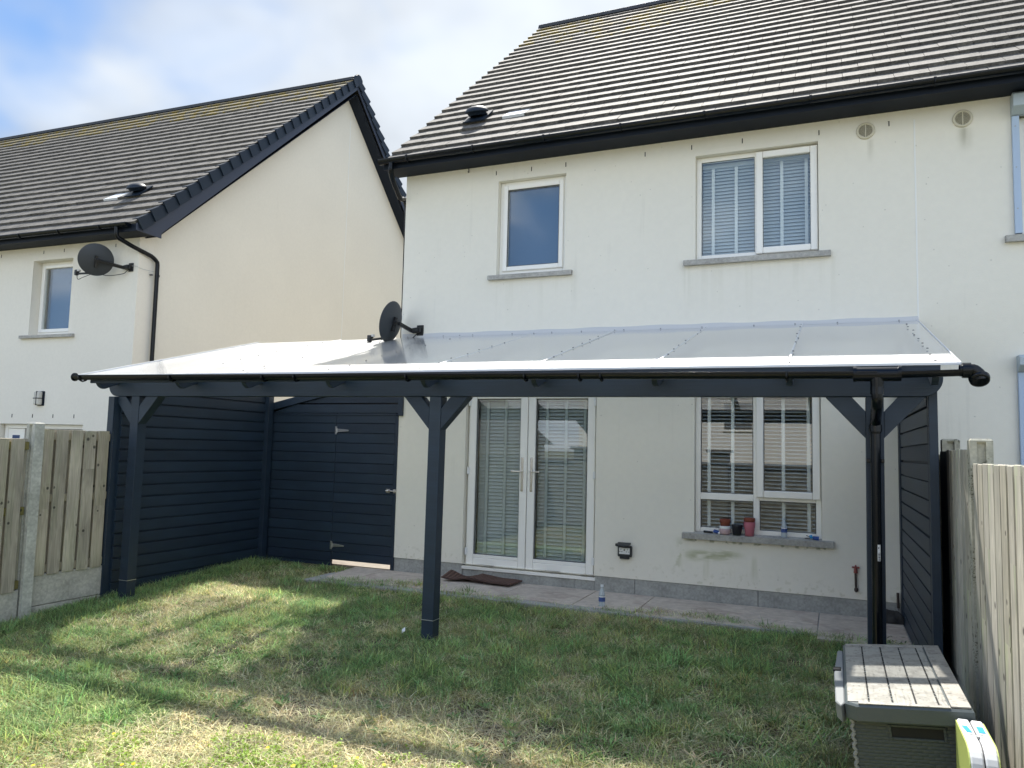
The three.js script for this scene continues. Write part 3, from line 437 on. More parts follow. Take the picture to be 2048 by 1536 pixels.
// --- the neighbouring house on the left, turned two degrees and standing lower
const nb = thing('neighbouring_house', 'cream gable ended house with grey tiled roof, left beyond the fence', 'house', [-10.3, -0.41, 0], 0.037);
nb.updateMatrixWorld(true);
{
  const holes = [rect(-2.385, -1.45, 3.765, 5.05), rect(-2.90, -0.96, 0.2, 2.25)];
  part('wall', [prism(rect(-13.9, 0, -0.3, 5.40), -0.30, 0, holes)], std([0.925, 0.895, 0.830], 0.95, { map: T.render2, bumpMap: noiseBump, bumpScale: 0.0006 }), nb);
  const gable = prism([[11.7, -0.3], [0.301, -0.3], [0.301, 5.46], [5.88, 10.36], [11.7, 5.25]], 0, 0.3).rotateY(Math.PI / 2);
  part('gable_wall', [gable.translate(-0.3, 0, 0)], M.renderSide, nb);
  part('gable_corner', [span(-0.3, -0.002, 5.28, 5.44, -0.3005, -0.002)], M.renderSide, nb);
  part('side_wall', [span(-13.9, -13.6, -0.3, 5.3, -11.7, -0.301)], M.renderSide, nb); part('front_wall', [span(-13.599, -0.301, -0.3, 5.3, -11.7, -11.4)], M.renderSide, nb);
  part('upper_floor', [span(-13.59, -0.301, 2.55, 2.75, -11.39, -0.31)], M.renderSide, nb); part('ceiling', [span(-13.59, -0.301, 5.21, 5.28, -11.39, -0.31)], M.renderSide, nb);
  part('partition_wall', [span(-13.59, -0.301, 2.76, 5.2, -3.6, -3.5)], M.renderSide, nb);
  part('movement_joint', [rspan(-0.001, 0.005, 0.5, 9.70, -5.835, -5.815, 0.002)], M.trim, nb);
  part('window_sill', [prism([[-0.125, 3.702], [0.0, 3.702], [0.0, 3.752], [-0.125, 3.768]], 0, 1.245, [], 0.004).rotateY(-Math.PI / 2).translate(-1.297, 0, 0.055)], M.sill, nb);
  let w = windowIn(nb, M.upvc, -2.383, -1.452, 3.775, 5.048, -0.16); part('sash', frameBars(-2.335, -1.500, 3.823, 5.0, 0.060, -0.20, -0.135, 0.010), M.upvc, w);
  part('pane', [pane(-2.275, -1.56, 3.883, 4.94, -0.165)], M.glass, w); part('inner_pane', [pane(-2.275, -1.56, 3.883, 4.94, -0.187)], M.glass, w);
  part('reflection_sheet', [box(0.87, 1.2, 0.004, -1.92, 4.4, -0.285)], M.skyBlue, w);  // added here too, blue painted in for the mirrored sky
  const df = part('door_frame', frameBars(-2.88, -0.97, 0.2, 2.245, 0.07, -0.15, -0.085), M.upvc, nb);
  part('pane', [pane(-2.3, -1.05, 0.3, 2.17, -0.12)], M.glass, df); part('door_panel', [span(-2.81, -2.42, 0.3, 2.17, -0.14, -0.10)], M.upvc, df); part('door_light', [span(-2.70, -2.53, 1.9, 2.06, -0.1, -0.094)], M.skyBlue, df);
  for (const x of [-3.204, -2.158, -1.675, -0.512]) part('weep_vent', [box(0.010, 0.055, 0.006, x, 5.19, 0.001)], M.weep, nb);
  for (const x of [-2.619, -2.129, -1.651, -1.174]) part('weep_vent', [box(0.014, 0.06, 0.006, x, 2.386, 0.001)], M.weep, nb);
  const lich = (x, c) => (c > 20 && fbm(x * 1.1 + 9, c * 0.5, 3, 0, 821) + (c - 20) * 0.05 > 0.48 ? 1 : 0);
  const R = roofOf(nb, { x0: -14.2, x1: 0.27, eaveZ: 0.36, eaveY: 5.42, ridgeZ: -5.62, cam: CAM, limit: 296, paleAt: [-1.45, 4], seed: 91, lichenAt: lich });
  part('soffit', [span(-13.9, 0.27, 5.285, 5.30, 0.0, 0.315)], M.soffit, nb); part('fascia', [rspan(-13.9, 0.27, 5.278, 5.42, 0.316, 0.336, 0.003)], M.blackMatt, nb);
  // bargeboards, box end and verge caps
  const dz = (R.len) * Math.cos(A);
  for (const s of [1, -1]) {
    const z = (q) => (s > 0 ? q : 2 * -5.62 - q);
    part('bargeboard', [prism([[-0.36 + 0.02, 5.30], [-0.34, 5.40], [5.62, 5.40 + 5.96 * 0.871], [5.62, 5.40 + 5.96 * 0.871 - 0.27], [0.15, 5.37], [0.15, 5.285], [-0.33, 5.285]], 0, 0.022, [], 0.003).rotateY(Math.PI / 2).translate(0.272, 0, 0).applyMatrix4(new THREE.Matrix4().makeScale(1, 1, 1))].map((g) => { if (s < 0) { g.translate(0, 0, 5.62).rotateY(Math.PI).translate(0.566, 0, -5.62); } return g; }), M.barge, nb);
    part('verge_soffit', [bar([0.136, 5.30, z(-0.10)], [0.136, 10.19, z(-5.60)], 0.268, 0.012)], M.soffit, nb);
    const wedge = (g) => { const p = g.attributes.position; for (let i = 0; i < p.count; i++) { const t = clamp(1 + p.getZ(i) / R.gauge); p.setX(i, p.getX(i) + (p.getX(i) > -0.02 ? 0.026 * t : 0)); if (p.getY(i) > -0.02) p.setY(i, p.getY(i) + 0.030 * t); } g.computeVertexNormals(); return g; };
    const cap = done([wedge(new THREE.BoxGeometry(0.026, 0.165, R.gauge - 0.004, 1, 2, 1).translate(0, -0.060, -R.gauge / 2)), wedge(new THREE.BoxGeometry(0.080, 0.014, R.gauge - 0.004).translate(-0.034, 0.022, -R.gauge / 2))]);
    for (let c = 0; c < 25; c++) {
      const p = new THREE.Vector3(0, 5.42, 0.36).addScaledVector(R.u, c * R.gauge).addScaledVector(R.n, -0.012); const m = part('verge_cap', cap, M.verge, nb); m.position.set(0.305, p.y, z(p.z));
      m.rotation.set(s > 0 ? A - 0.07 : 0, 0, 0); if (s < 0) m.rotation.set(-(A - 0.07), Math.PI, 0, 'XYZ'), m.position.x = 0.305, m.scale.x = -1;
    }
  }
  part('ridge_end_cap', [prism([[-0.16, -0.24], [-0.14, -0.05], [-0.05, 0.025], [0.05, 0.025], [0.14, -0.05], [0.16, -0.24]], 0, 0.06, [], 0.008).rotateY(Math.PI / 2).translate(0.27, R.ridgeY + 0.02, -5.62)], M.verge, nb);
  // gutter and swan necked downpipe
  const gut = []; for (let i = 0; i <= 12; i++) { const t = Math.PI * i / 12; gut.push([0.396 - 0.056 * Math.cos(t), 5.40 - 0.062 * Math.sin(t)]); } for (let i = 12; i >= 0; i--) { const t = Math.PI * i / 12; gut.push([0.396 - 0.052 * Math.cos(t), 5.40 - 0.058 * Math.sin(t)]); }
  const g = part('gutter', [prism(gut, 0, 14.2).rotateY(-Math.PI / 2).translate(0.16, 0, 0), place(new THREE.CircleGeometry(0.06, 16, Math.PI, Math.PI), 0.16, 5.40, 0.396, { y: Math.PI / 2 })], M.black, nb);
  for (const x of [-3.0, -2.2, -1.3, -0.4]) part('gutter_bracket', [tube([[x, 5.395, 0.455], [x, 5.35, 0.449], [x, 5.33, 0.396], [x, 5.35, 0.34]], 0.007, 6)], M.black, g);
  const dp = part('downpipe', [tube([[-0.07, 5.37, 0.396], [-0.07, 5.24, 0.392], [-0.068, 5.19, 0.37], [0.0, 5.10, 0.13], [0.055, 5.02, -0.20], [0.066, 4.96, -0.30], [0.068, 4.88, -0.32], [0.068, 3.0, -0.33], [0.068, 0.0, -0.33]], 0.034, 14, 120, 0.1)], M.black, nb);
  for (const y of [4.72, 2.9]) part('pipe_clip', [box(0.05, 0.014, 0.03, 0.03, y, -0.24), cyl(0.038, 0.038, 0.03, 0.068, y, -0.33)], M.black, dp);
  const base = new THREE.Vector3(-0.88, 5.42, 0.36).addScaledVector(R.u, 4.3 * R.gauge + 0.05);
  part('tile_vent', [lathe([[0.001, 0.13], [0.07, 0.128], [0.13, 0.105], [0.165, 0.065], [0.165, 0.045], [0.14, 0.04], [0.12, 0.0]], 32).rotateX(A - 0.35).translate(base.x, base.y + 0.02, base.z + 0.03), box(0.33, 0.02, 0.40, base.x, base.y + 0.02, base.z, { x: A })], M.verge, R.roof);
}
// bulkhead light on the neighbour's wall
{
  const o = thing('bulkhead_light', 'dark bulkhead wall light with ribbed glass on the left house, above the fence', 'wall light', [-10.3 - 1.975, -0.41 + 2.68, 0.075], 0.037);
  part('body', [rbox(0.17, 0.25, 0.09, 0.02, 0, -0.03, 0.02)], M.blackMatt, o); const gl = part('diffuser', [rbox(0.145, 0.23, 0.07, 0.0, 0, 0.04, 0.025)], M.lampGlass, o); part('guard', [rbox(0.15, 0.014, 0.075, 0, 0.0, 0.042, 0.004), rbox(0.014, 0.235, 0.075, 0, 0, 0.042, 0.004)], M.blackMatt, gl);
}
// satellite dishes
function dish(label, mount, center, axis, sx, sy, lnbAt) {
  const o = thing('satellite_dish', label, 'satellite dish', mount, 0, 'satellite dishes on the house walls'); delete o.userData.group;
  const loc = (p) => p.map((v, i) => v - mount[i]);
  const c = new THREE.Vector3(...loc(center)), ax = new THREE.Vector3(...axis).normalize();
  const q = new THREE.Quaternion().setFromUnitVectors(new THREE.Vector3(0, 1, 0), ax);
  // shallow bowl, hollow side along +y before the turn
  const pts = []; for (let i = 0; i <= 10; i++) { const r = i / 10; pts.push([Math.max(r, 0.001), 0.17 * r * r]); } pts.push([1.012, 0.185], [1.0, 0.195]); for (let i = 10; i >= 0; i--) { const r = i / 10; pts.push([Math.max(r * 0.985, 0.001), 0.17 * r * r + 0.02]); }
  const X = new THREE.Vector3().crossVectors(new THREE.Vector3(0, 1, 0), ax).normalize(), Z = new THREE.Vector3().crossVectors(X, ax).negate().normalize();
  const basis = new THREE.Matrix4().makeBasis(X, ax, X.clone().cross(ax)), g = lathe(pts, 48).scale(sx, Math.max(sx, sy), sy).applyMatrix4(basis).translate(c.x, c.y, c.z);
  part('reflector', [g], M.dish, o);
  const b = c.clone().addScaledVector(ax, -0.01), up = new THREE.Vector3(0, 1, 0).addScaledVector(ax, -ax.y).normalize();
  const hub = b.clone().addScaledVector(ax, -0.07), P = (v) => [v.x, v.y, v.z];
  part('bracket', [bar(P(b.clone().addScaledVector(up, 0.07)), P(b.clone().addScaledVector(up, -0.12)), 0.05, 0.04), bar(P(b), P(hub), 0.06, 0.05)], M.dishArm, o);
  const elbow = new THREE.Vector3(-0.10, -0.01, 0.05);
  part('mounting_arm', [bar(P(hub), P(elbow), 0.045, 0.05), bar(P(elbow), [-0.0, 0, 0.05], 0.07, 0.06), rbox(0.10, 0.14, 0.016, 0, 0, 0.009, 0.006), bar([0, 0, 0.01], [0, 0, 0.06], 0.06, 0.07)], M.dishArm, o);
  const foot = c.clone().addScaledVector(up, -sy * 0.85).addScaledVector(ax, 0.1), L = new THREE.Vector3(...loc(lnbAt));
  part('feed_arm', [bar(P(foot), P(L), 0.022, 0.03)], M.dishArm, o);
  const d2 = c.clone().sub(L).normalize();
  const head = part('feed_horn', [cyl(0.026, 0.022, 0.075, 0, 0, 0).applyQuaternion(new THREE.Quaternion().setFromUnitVectors(new THREE.Vector3(0, 1, 0), d2)).translate(L.x, L.y + 0.03, L.z), rbox(0.05, 0.09, 0.05, L.x - 0.01, L.y + 0.02, L.z, 0.01)], M.dishArm, o);
  part('feed_cap', [cyl(0.027, 0.027, 0.03, L.x, L.y + 0.03, L.z).translate(d2.x * 0.045, d2.y * 0.045, d2.z * 0.045)], M.lnb, head);
  part('cable', [tube([P(L), [L.x + 0.03, L.y - 0.09, L.z], [mix(L.x, foot.x, 0.5), Math.min(L.y, foot.y) - 0.07, L.z], P(foot)], 0.005, 6, 24, 0.5), tube([P(foot), [mix(foot.x, 0, 0.35), foot.y - 0.03, mix(foot.z, 0.05, 0.5)], [-0.12, foot.y + 0.01, 0.06], [-0.06, -0.08, 0.05], [-0.02, -0.03, 0.03]], 0.006, 6, 30, 0.5)], M.cable, o);
  return o;
}
dish('dark satellite dish just above the canopy roof, on the corner of the near house', [-5.055, 3.155, 0.0], [-5.285, 3.225, 0.30], [-0.97, 0.22, -0.02], 0.245, 0.27, [-5.60, 2.995, 0.36]);
{ // dish on the neighbour's wall: local point (-0.143, 4.80, 0)
  const th = 0.037, W = (x, y, z) => [-10.3 + x * Math.cos(th) + z * Math.sin(th), -0.41 + y, -x * Math.sin(th) + z * Math.cos(th)];
  const d = dish('dark oval satellite dish beside the upper window of the left house', W(-0.143, 4.80, 0), W(-0.50, 4.86, 0.36), [-0.80, 0.28, -0.53], 0.255, 0.255, W(-0.90, 4.66, 0.36));
  part('wall_cable', [tube([[0.02, 0.02, 0.02], [0.12, 0.01, 0.012], [0.16, -0.02, -0.05], [0.22, -0.03, -0.25]], 0.004, 6, 20)], M.cableWhite, d);
}

// ---------------------------------------------------------------- the canopy
const RY = (z) => 3.045 - 0.268 * z; // top of the sheeting
const can = thing('timber_canopy', 'dark timber lean-to canopy with pale translucent roof, along the rear wall of the near house', 'canopy'); can.rotation.z = -0.0048;
{
  const pm = [M.paint, M.paint3, M.paint2];
  const postX = [-7.215, -3.41, 0.26];
  postX.forEach((x, i) => {
    const p = part('post', [rbox(0.12, 2.5, 0.12, x, 0.82, 2.49, 0.005)], pm[i], can);
    for (const s of [-1, 1]) part('brace', [prism([[x + s * 0.335, 2.068], [x + s * 0.155, 2.068], [x + s * 0.061, 1.96], [x + s * 0.061, 1.765]], 2.435, 2.545, [], 0.003)], pm[(i + 1) % 3], can);
    if (i < 2) part('post_strap', [rbox(0.124, 0.006, 0.124, x, 0.045, 2.49, 0.001)], M.metal, can);
  });
  const q = (cx, s) => { const o = []; for (let i = 0; i <= 8; i++) { const t = (i / 8) * Math.PI / 2; o.push([cx + s * 0.13 * Math.sin(t), 2.07 + 0.13 - 0.13 * Math.cos(t)]); } return o; };
  part('beam', [prism([...q(0.575, 1), [0.705, 2.255], [-7.64, 2.255], ...q(-7.51, -1).reverse()], 2.455, 2.555, [], 0.004)], M.paint, can);
  for (const x of [-7.5, -6.33, -5.45, -4.43, -3.4, -2.34, -1.32, -0.32, 0.63]) { // rafters with rounded ends
    const t = RY(0) - 0.02, s = 0.268, e = []; for (let i = 0; i <= 6; i++) { const a = (i / 6) * Math.PI / 2; e.push([2.73 + 0.10 * Math.cos(Math.PI / 2 - a), RY(2.80) - 0.022 - 0.135 + 0.10 - 0.10 * Math.cos(a)]); }
    part('rafter', [prism([[0.004, t], [0.004, t - 0.14], [2.6, t - 0.14 - s * 2.6], ...e, [2.83, RY(2.83) - 0.022]].map(([z, y]) => [-z, y]).reverse(), 0, 0.045, [], 0.003).rotateY(Math.PI / 2).translate(x - 0.0225, 0, 0)], M.paint2, can);
  }
  part('wall_plate', [rspan(-5.34, 0.68, 2.86, 3.01, 0.003, 0.05)], M.paint2, can);
  // sheets
  const ed = [-7.78, -6.33, -5.45, -3.42, -2.40, -1.35, -0.33, 0.77], ang = Math.atan(0.268), L = 2.872 / Math.cos(ang);
  for (let i = 0; i + 1 < ed.length; i++) {
    const a = ed[i] + 0.003, b = ed[i + 1] - 0.003, lift = (i % 2) * 0.002;
    const g = new THREE.PlaneGeometry(b - a, L, 1, 1).rotateX(-Math.PI / 2 + ang).translate((a + b) / 2, RY(1.436) + lift, 1.436);
    const sheet = part('roof_sheet', [g.clone().translate(0, -0.010, 0)], M.poly, can); part('sheet_skin', [g], M.polySkin, sheet);
  }
  const along = (x, w, h) => rbox(w, h, L, x, RY(1.436) + 0.004, 1.436, 0.001, { x: ang });
  for (const x of ed.slice(1, -1)) part('sheet_joint', [along(x, 0.014, 0.002)], M.poly, can);
  part('sheet_edge', [rbox(8.55, 0.018, 0.008, -3.505, RY(2.876) - 0.004, 2.876, 0.002), rbox(0.008, 0.018, L, 0.774, RY(1.436) - 0.002, 1.436, 0.002, { x: ang }), rbox(0.008, 0.018, L, -7.784, RY(1.436) - 0.002, 1.436, 0.002, { x: ang })], M.polyTrim, can);
  const sc = []; for (const x of [-6.33, -5.45, -4.43, -3.42, -2.40, -1.35, -0.33, 0.64]) for (let z = 0.10; z < 2.85; z += 0.30) if (rnd() < 0.85) sc.push(cyl(0.007, 0.009, 0.006, x + rr(-0.012, 0.012), RY(z) + 0.010, z + rr(-0.03, 0.03), { x: ang }, 8)); for (let x = -5.2; x < 0.7; x += 0.48) sc.push(cyl(0.006, 0.008, 0.006, x + rr(-0.08, 0.08), RY(0.05) + 0.009, 0.05, {}, 8));
  part('roof_screws', sc, M.screw, can).userData.kind = 'stuff';
  // lead-like flashing tape against the wall
  { const pts = []; for (let x = -5.34; x <= 0.79; x += 0.06) pts.push([x, 3.085 + 0.012 * (fbm(x * 2.2, 1, 3, 0, 901) - 0.5) + 0.004 * Math.sin(x * 9)]); part('flashing', [prism([[-5.34, 3.035], [0.79, 3.035], ...pts.reverse()], 0.002, 0.010)], std([0.60, 0.61, 0.62], 0.6), can); }
  part('fascia_board', [rspan(-7.56, 0.655, 2.192, RY(2.85) - 0.012, 2.838, 2.858, 0.003)], M.paint2, can);
  // gutter falls to the outlet on the right
  const gy0 = (x) => (x < 0.26 ? 2.205 + 0.056 * (0.26 - x) / 8.0 : 2.205 + (x - 0.26) * 0.028);
  const seg = (x0, x1) => { const s = []; for (let i = 0; i <= 12; i++) { const t = Math.PI * i / 12; s.push([2.905 - 0.043 * Math.cos(t), -0.043 * Math.sin(t)]); } for (let i = 12; i >= 0; i--) { const t = Math.PI * i / 12; s.push([2.905 - 0.039 * Math.cos(t), -0.039 * Math.sin(t)]); } const g = prism(s, 0, x1 - x0).rotateY(-Math.PI / 2), y0 = gy0(x0), y1 = gy0(x1); g.translate(x1 - x0, 0, 0).rotateZ(Math.atan((y1 - y0) / (x1 - x0))).translate(x0, y0 + 0.005, 0); return g; };
  const gt = part('gutter', [seg(-7.74, 0.26), seg(0.26, 0.78), cyl(0.046, 0.046, 0.012, -7.745, gy0(-7.74) - 0.005, 2.905, { z: Math.PI / 2 }), bar([-7.7, gy0(-7.7) + 0.01, 2.952], [0.26, 2.212, 2.952], 0.008, 0.010)], M.black, can);
  for (const x of [-7.62, -6.3, -5.1, -4.72, -3.5, -2.37, -1.9, -1.72, -0.33]) part('gutter_bracket', [tube([[x, gy0(x) + 0.012, 2.956], [x, gy0(x) - 0.03, 2.953], [x, gy0(x) - 0.052, 2.905], [x, gy0(x) - 0.03, 2.855], [x, gy0(x) + 0.01, 2.85]], 0.009, 6)], M.black, gt);
  for (const x of [0.12, 0.40]) part('outlet_socket', [cyl(0.055, 0.055, 0.022, x, gy0(x) - 0.004, 2.905, { z: Math.PI / 2 }, 24)], M.black, gt);
  part('outlet', [cyl(0.050, 0.050, 0.26, 0.26, 2.200, 2.905, { z: Math.PI / 2 }, 24), cyl(0.046, 0.040, 0.10, 0.26, 2.125, 2.905)], M.black, gt);
  part('end_elbow', [tube([[0.76, gy0(0.76), 2.905], [0.84, gy0(0.8) + 0.002, 2.905], [0.875, gy0(0.8) - 0.03, 2.905], [0.88, gy0(0.8) - 0.06, 2.905]], 0.04, 16, 24), cyl(0.052, 0.052, 0.05, 0.80, gy0(0.8), 2.905, { z: Math.PI / 2 }), place(lathe([[0.001, 0.0], [0.045, 0.004], [0.060, 0.010], [0.064, 0.035], [0.050, 0.05], [0.036, 0.06]], 28), 0.875, gy0(0.8) - 0.075, 2.915, { x: -0.75 })], M.black, gt);
  const dp = part('downpipe', [tube([[0.26, 2.10, 2.905], [0.26, 2.03, 2.90], [0.26, 1.985, 2.86], [0.26, 1.915, 2.68], [0.26, 1.87, 2.615], [0.26, 1.80, 2.605]], 0.038, 18, 60, 0.2), cyl(0.034, 0.034, 1.95, 0.26, 0.86, 2.602, {}, 28)], M.black, can);
  for (const [x, y, z, t] of [[0.26, 2.085, 2.905, 0], [0.26, 1.835, 2.606, 0]]) part('pipe_collar', [cyl(0.044, 0.044, 0.05, x, y, z, {}, 24)], M.black, dp);
  part('pipe_clip', [cyl(0.039, 0.039, 0.028, 0.26, 1.60, 2.602, {}, 24), rbox(0.12, 0.028, 0.02, 0.26, 1.60, 2.562, 0.004)], M.black, dp);
  const st = part('barcode_sticker', [place(new THREE.CylinderGeometry(0.0346, 0.0346, 0.115, 12, 1, true, 0.15, 0.62), 0.26, 0.945, 2.602)], M.white, dp, 'small white barcode sticker on the black downpipe');
  for (let k = 0; k < 9; k++) part('printed_bar', [place(new THREE.CylinderGeometry(0.035, 0.035, k % 3 ? 0.0025 : 0.005, 10, 1, true, 0.24, 0.46), 0.26, 0.895 + k * 0.0062, 2.602)], M.ink, st); part('printed_mark', [place(new THREE.CylinderGeometry(0.035, 0.035, 0.010, 10, 1, true, 0.24, 0.2), 0.26, 0.98, 2.602)], M.ink, st);
}

// ---------------------------------------------------------------- boarded screens and side gate (pitch of the boards 134.5 mm)
const PITCH = 0.1345;
function boards(parent, len, y0, y1, make, mats, lap = 0.012) { // shiplap boards, each tilted so that its lower edge stands proud
  const vars = [0, 1, 2].map((k) => make(k)); let i = 0;
  for (let y = y0; y < y1; y += PITCH, i++) { const m = part('board', vars[i % 3], mats[(i * 7 + (i >> 1)) % mats.length], parent); m.position.y = y + rr(-0.0015, 0.0015); }
}
const slatMats = [M.paint, M.paint3, M.paint2, M.paint];
{ // left screen: boards face +x
  const o = thing('boarded_screen', 'dark blue boarded side screen closing the left end of the canopy', 'screen', [-7.45, -0.1, 0]);
  const mk = (k) => done(prism([[0, 0.002], [0, PITCH - 0.019], [-0.020, PITCH - 0.016], [-0.022, PITCH + 0.004], [-0.030, PITCH + 0.004], [-0.028, 0.002]], 0.07, 2.50, [], 0.001), [k * 0.31, k * 0.17]);
  boards(o, 2.4, 0.0, 2.42, mk, slatMats);
  part('backing', [span(-0.045, -0.031, 0.0, 2.40, 0.04, 2.50)], M.black, o);
  part('corner_post', [rbox(0.09, 2.40, 0.10, -0.075, 1.0, 2.545, 0.004)], M.paint3, o); part('corner_post', [rbox(0.09, 2.46, 0.10, 0.02, 1.22, 0.10, 0.004)], M.paint3, o);
  part('top_rail', [rbox(0.05, 0.09, 2.3, -0.02, 2.44, 1.28, 0.004)], M.paint2, o);
}
{ // right screen: boards face -x
  const o = thing('boarded_screen', 'narrow dark blue boarded side screen at the right end of the canopy beside the fence', 'screen', [0.600, -0.06, 0.0], 0.008);
  const mk = (k) => done(prism([[0, 0.002], [0, PITCH - 0.015], [0.020, PITCH - 0.012], [0.022, PITCH + 0.004], [0.030, PITCH + 0.004], [0.028, 0.002]], 0.06, 2.43, [], 0.001), [k * 0.31, k * 0.17]);
  boards(o, 2.3, 0.045, 2.05, mk, slatMats);
  part('backing', [span(0.031, 0.045, 0.0, 2.2, 0.1, 2.43)], M.black, o);
  part('corner_post', [rbox(0.058, 2.45, 0.09, 0.030, 1.15, 2.48, 0.004)], M.paint, o); part('corner_post', [rbox(0.06, 2.9, 0.16, 0.018, 1.4, 0.085, 0.004)], M.paint2, o);
  part('top_rail', [rbox(0.05, 0.12, 2.3, 0.02, 2.13, 1.28, 0.004)], M.paint2, o);
}
{ // gate wall across the side passage
  const o = thing('boarded_gate_wall', 'dark blue boarded wall with a side gate, between the left screen and the near house', 'gate', [0, 0, 0]);
  const topAt = (x) => 2.085 + 0.217 * (x + 7.45);
  // boards run along x; their section lies in z, y
  const mkx = (x0, x1, k) => done(prism([[0, 0.002], [0, PITCH - 0.010], [-0.016, PITCH - 0.008], [-0.018, PITCH + 0.004], [-0.030, PITCH + 0.004], [-0.026, 0.002]], 0, x1 - x0, [], 0.001).rotateY(-Math.PI / 2).translate(x1, 0, 0).applyMatrix4(new THREE.Matrix4()), [k * 0.31, k * 0.17]);
  const gate = part('gate_leaf', [span(-6.325, -5.40, 0.06, 1.99, -0.047, -0.031)], M.black, o);
  let i = 0; const L = [0, 1, 2].map((k) => mkx(-7.44, -6.332, k)), G = [0, 1, 2].map((k) => mkx(-6.326, -5.392, k)), U = [0, 1, 2].map((k) => mkx(-7.44, -5.352, k));
  const y0 = 0.036 - PITCH;
  for (let n = 0; n < 18; n++) {
    const y = y0 + n * PITCH, m = slatMats[(n * 5 + 1) % 4];
    if (y > 1.92) { const a = Math.max(-7.44, (y + 0.02 - 2.10) / 0.217 - 7.45); part('board', [prism([[a, 0.004], [-5.352, 0.004], [-5.352, PITCH - 0.014], [Math.max(-7.44, (y + PITCH - 2.10) / 0.217 - 7.45), PITCH - 0.014]], -0.022, -0.001, [], 0.002)], m, o).position.y = y; continue; }
    const p = part('board', L[n % 3], m, o); p.position.y = y; if (n > 0) { const q = part('board', n === 1 ? done(prism(rect(-6.326, -5.392, 0.03, PITCH - 0.004), -0.026, -0.002, [], 0.002)) : G[n % 3], slatMats[(n * 3) % 4], gate); q.position.y = y; }
  }
  part('backing', [prism([[-7.44, -0.05], [-6.335, -0.05], [-6.335, 1.995], [-5.35, 1.995], [-5.35, topAt(-6.0) + 0.05], [-6.0, topAt(-6.0) + 0.05], [-7.44, topAt(-7.44) + 0.05]], -0.046, -0.0325)], M.black, o);
  part('added_post', [rspan(-7.52, -7.436, -0.05, 2.16, -0.06, 0.012, 0.004)], M.paint3, o);  // added to block light leaking past the board ends
  part('gate_post', [rspan(-5.386, -5.338, -0.02, 2.02, -0.06, 0.010, 0.004)], M.paint2, o);
  part('sloping_trim', [prism([[-7.43, topAt(-7.43)], [-5.27, topAt(-5.27)], [-5.27, topAt(-5.27) + 0.105], [-7.43, topAt(-7.43) + 0.105]], -0.05, 0.028, [], 0.003)], M.paint, o);
  part('top_cap', [rspan(-5.34, -5.27, 2.02, 2.62, -0.02, 0.034, 0.004), rspan(-7.40, -5.341, 2.026, 2.040, 0.001, 0.014, 0.003)], M.paint3, o);
  for (const y of [1.815, 0.258]) { const h = part('tee_hinge', [rspan(-6.345, -6.315, y - 0.055, y + 0.055, 0.004, 0.011, 0.002), prism([[-6.315, y - 0.024], [-6.315, y + 0.024], [-6.13, y + 0.010], [-6.118, y], [-6.13, y - 0.010]].reverse(), 0.004, 0.010, [], 0.001)], M.metal, gate); part('hinge_knuckle', [cyl(0.010, 0.010, 0.065, -6.312, y, 0.012, {}, 12)], M.metal, h); }
  part('bolt', [rspan(-5.49, -5.43, 1.0, 1.05, 0.004, 0.012, 0.003), rspan(-5.375, -5.335, 1.0, 1.05, 0.011, 0.018, 0.003), cyl(0.008, 0.008, 0.16, -5.41, 1.026, 0.020, { z: Math.PI / 2 }, 12), cyl(0.012, 0.012, 0.03, -5.455, 1.026, 0.022, { z: Math.PI / 2 }, 12), cyl(0.006, 0.006, 0.04, -5.42, 1.026, 0.034, { x: Math.PI / 2 }, 10)], M.chrome, gate);
}

// ---------------------------------------------------------------- fences
function fencePanel(o, { x, dir, z0, z1, y0, y1, mats, rail, pitch = 0.165, w = 0.132, first = 0 }) { // boards alternate on both faces of three rails, dir: side that faces the garden
  const vars = [0, 1, 2, 3].map((k) => done(rbox(0.018, 1, w, 0, 0.5, 0, 0.003).scale(1, y1 - y0, 1), [k * 0.123 + (x > 0 ? 0.3 : 0), k * 0.41]));
  let i = 0; for (let z = z0 + w / 2 + first; z < z1; z += pitch, i++) { const m = part('fence_board', vars[(i * 3) % 4], mats[(i * 5 + 2) % mats.length], o); m.position.set(x + dir * 0.030, y0 + rr(-0.004, 0.004), z); m.rotation.x = rr(-0.004, 0.004); m.rotation.y = rr(-0.02, 0.02); }
  i = 0; for (let z = z0 + w / 2 + first - pitch / 2; z < z1 + 0.02; z += pitch, i++) { const m = part('fence_board', vars[(i * 3 + 1) % 4], mats[(i * 3) % mats.length], o); m.position.set(x - dir * 0.030, y0, z); }
  for (const t of [0.02, 0.5, 0.93]) part('fence_rail', [rspan(x - 0.019, x + 0.019, mix(y0, y1, t) - 0.005, mix(y0, y1, t) + 0.075, z0, z1, 0.004)], rail, o);
}
function fencePost(o, x, z, top, bottom, mat = M.concrete, label) { // slotted concrete post with a pyramid top
  const h = 0.062, d = 0.052, s = prism([[-h, -d], [-0.024, -d], [-0.024, -d + 0.022], [0.024, -d + 0.022], [0.024, -d], [h, -d], [h, d], [0.024, d], [0.024, d - 0.022], [-0.024, d - 0.022], [-0.024, d], [-h, d]], bottom, top, [], 0.003).rotateX(-Math.PI / 2);
  const cap = prism([[-h, -d], [h, -d], [h, d], [-h, d]], 0, 0.03, [], 0.012).rotateX(-Math.PI / 2).translate(0, top - 0.012, 0);
  return part('post', [s.translate(x, 0, z), cap.translate(x, 0, z)], mat, o, label);
}
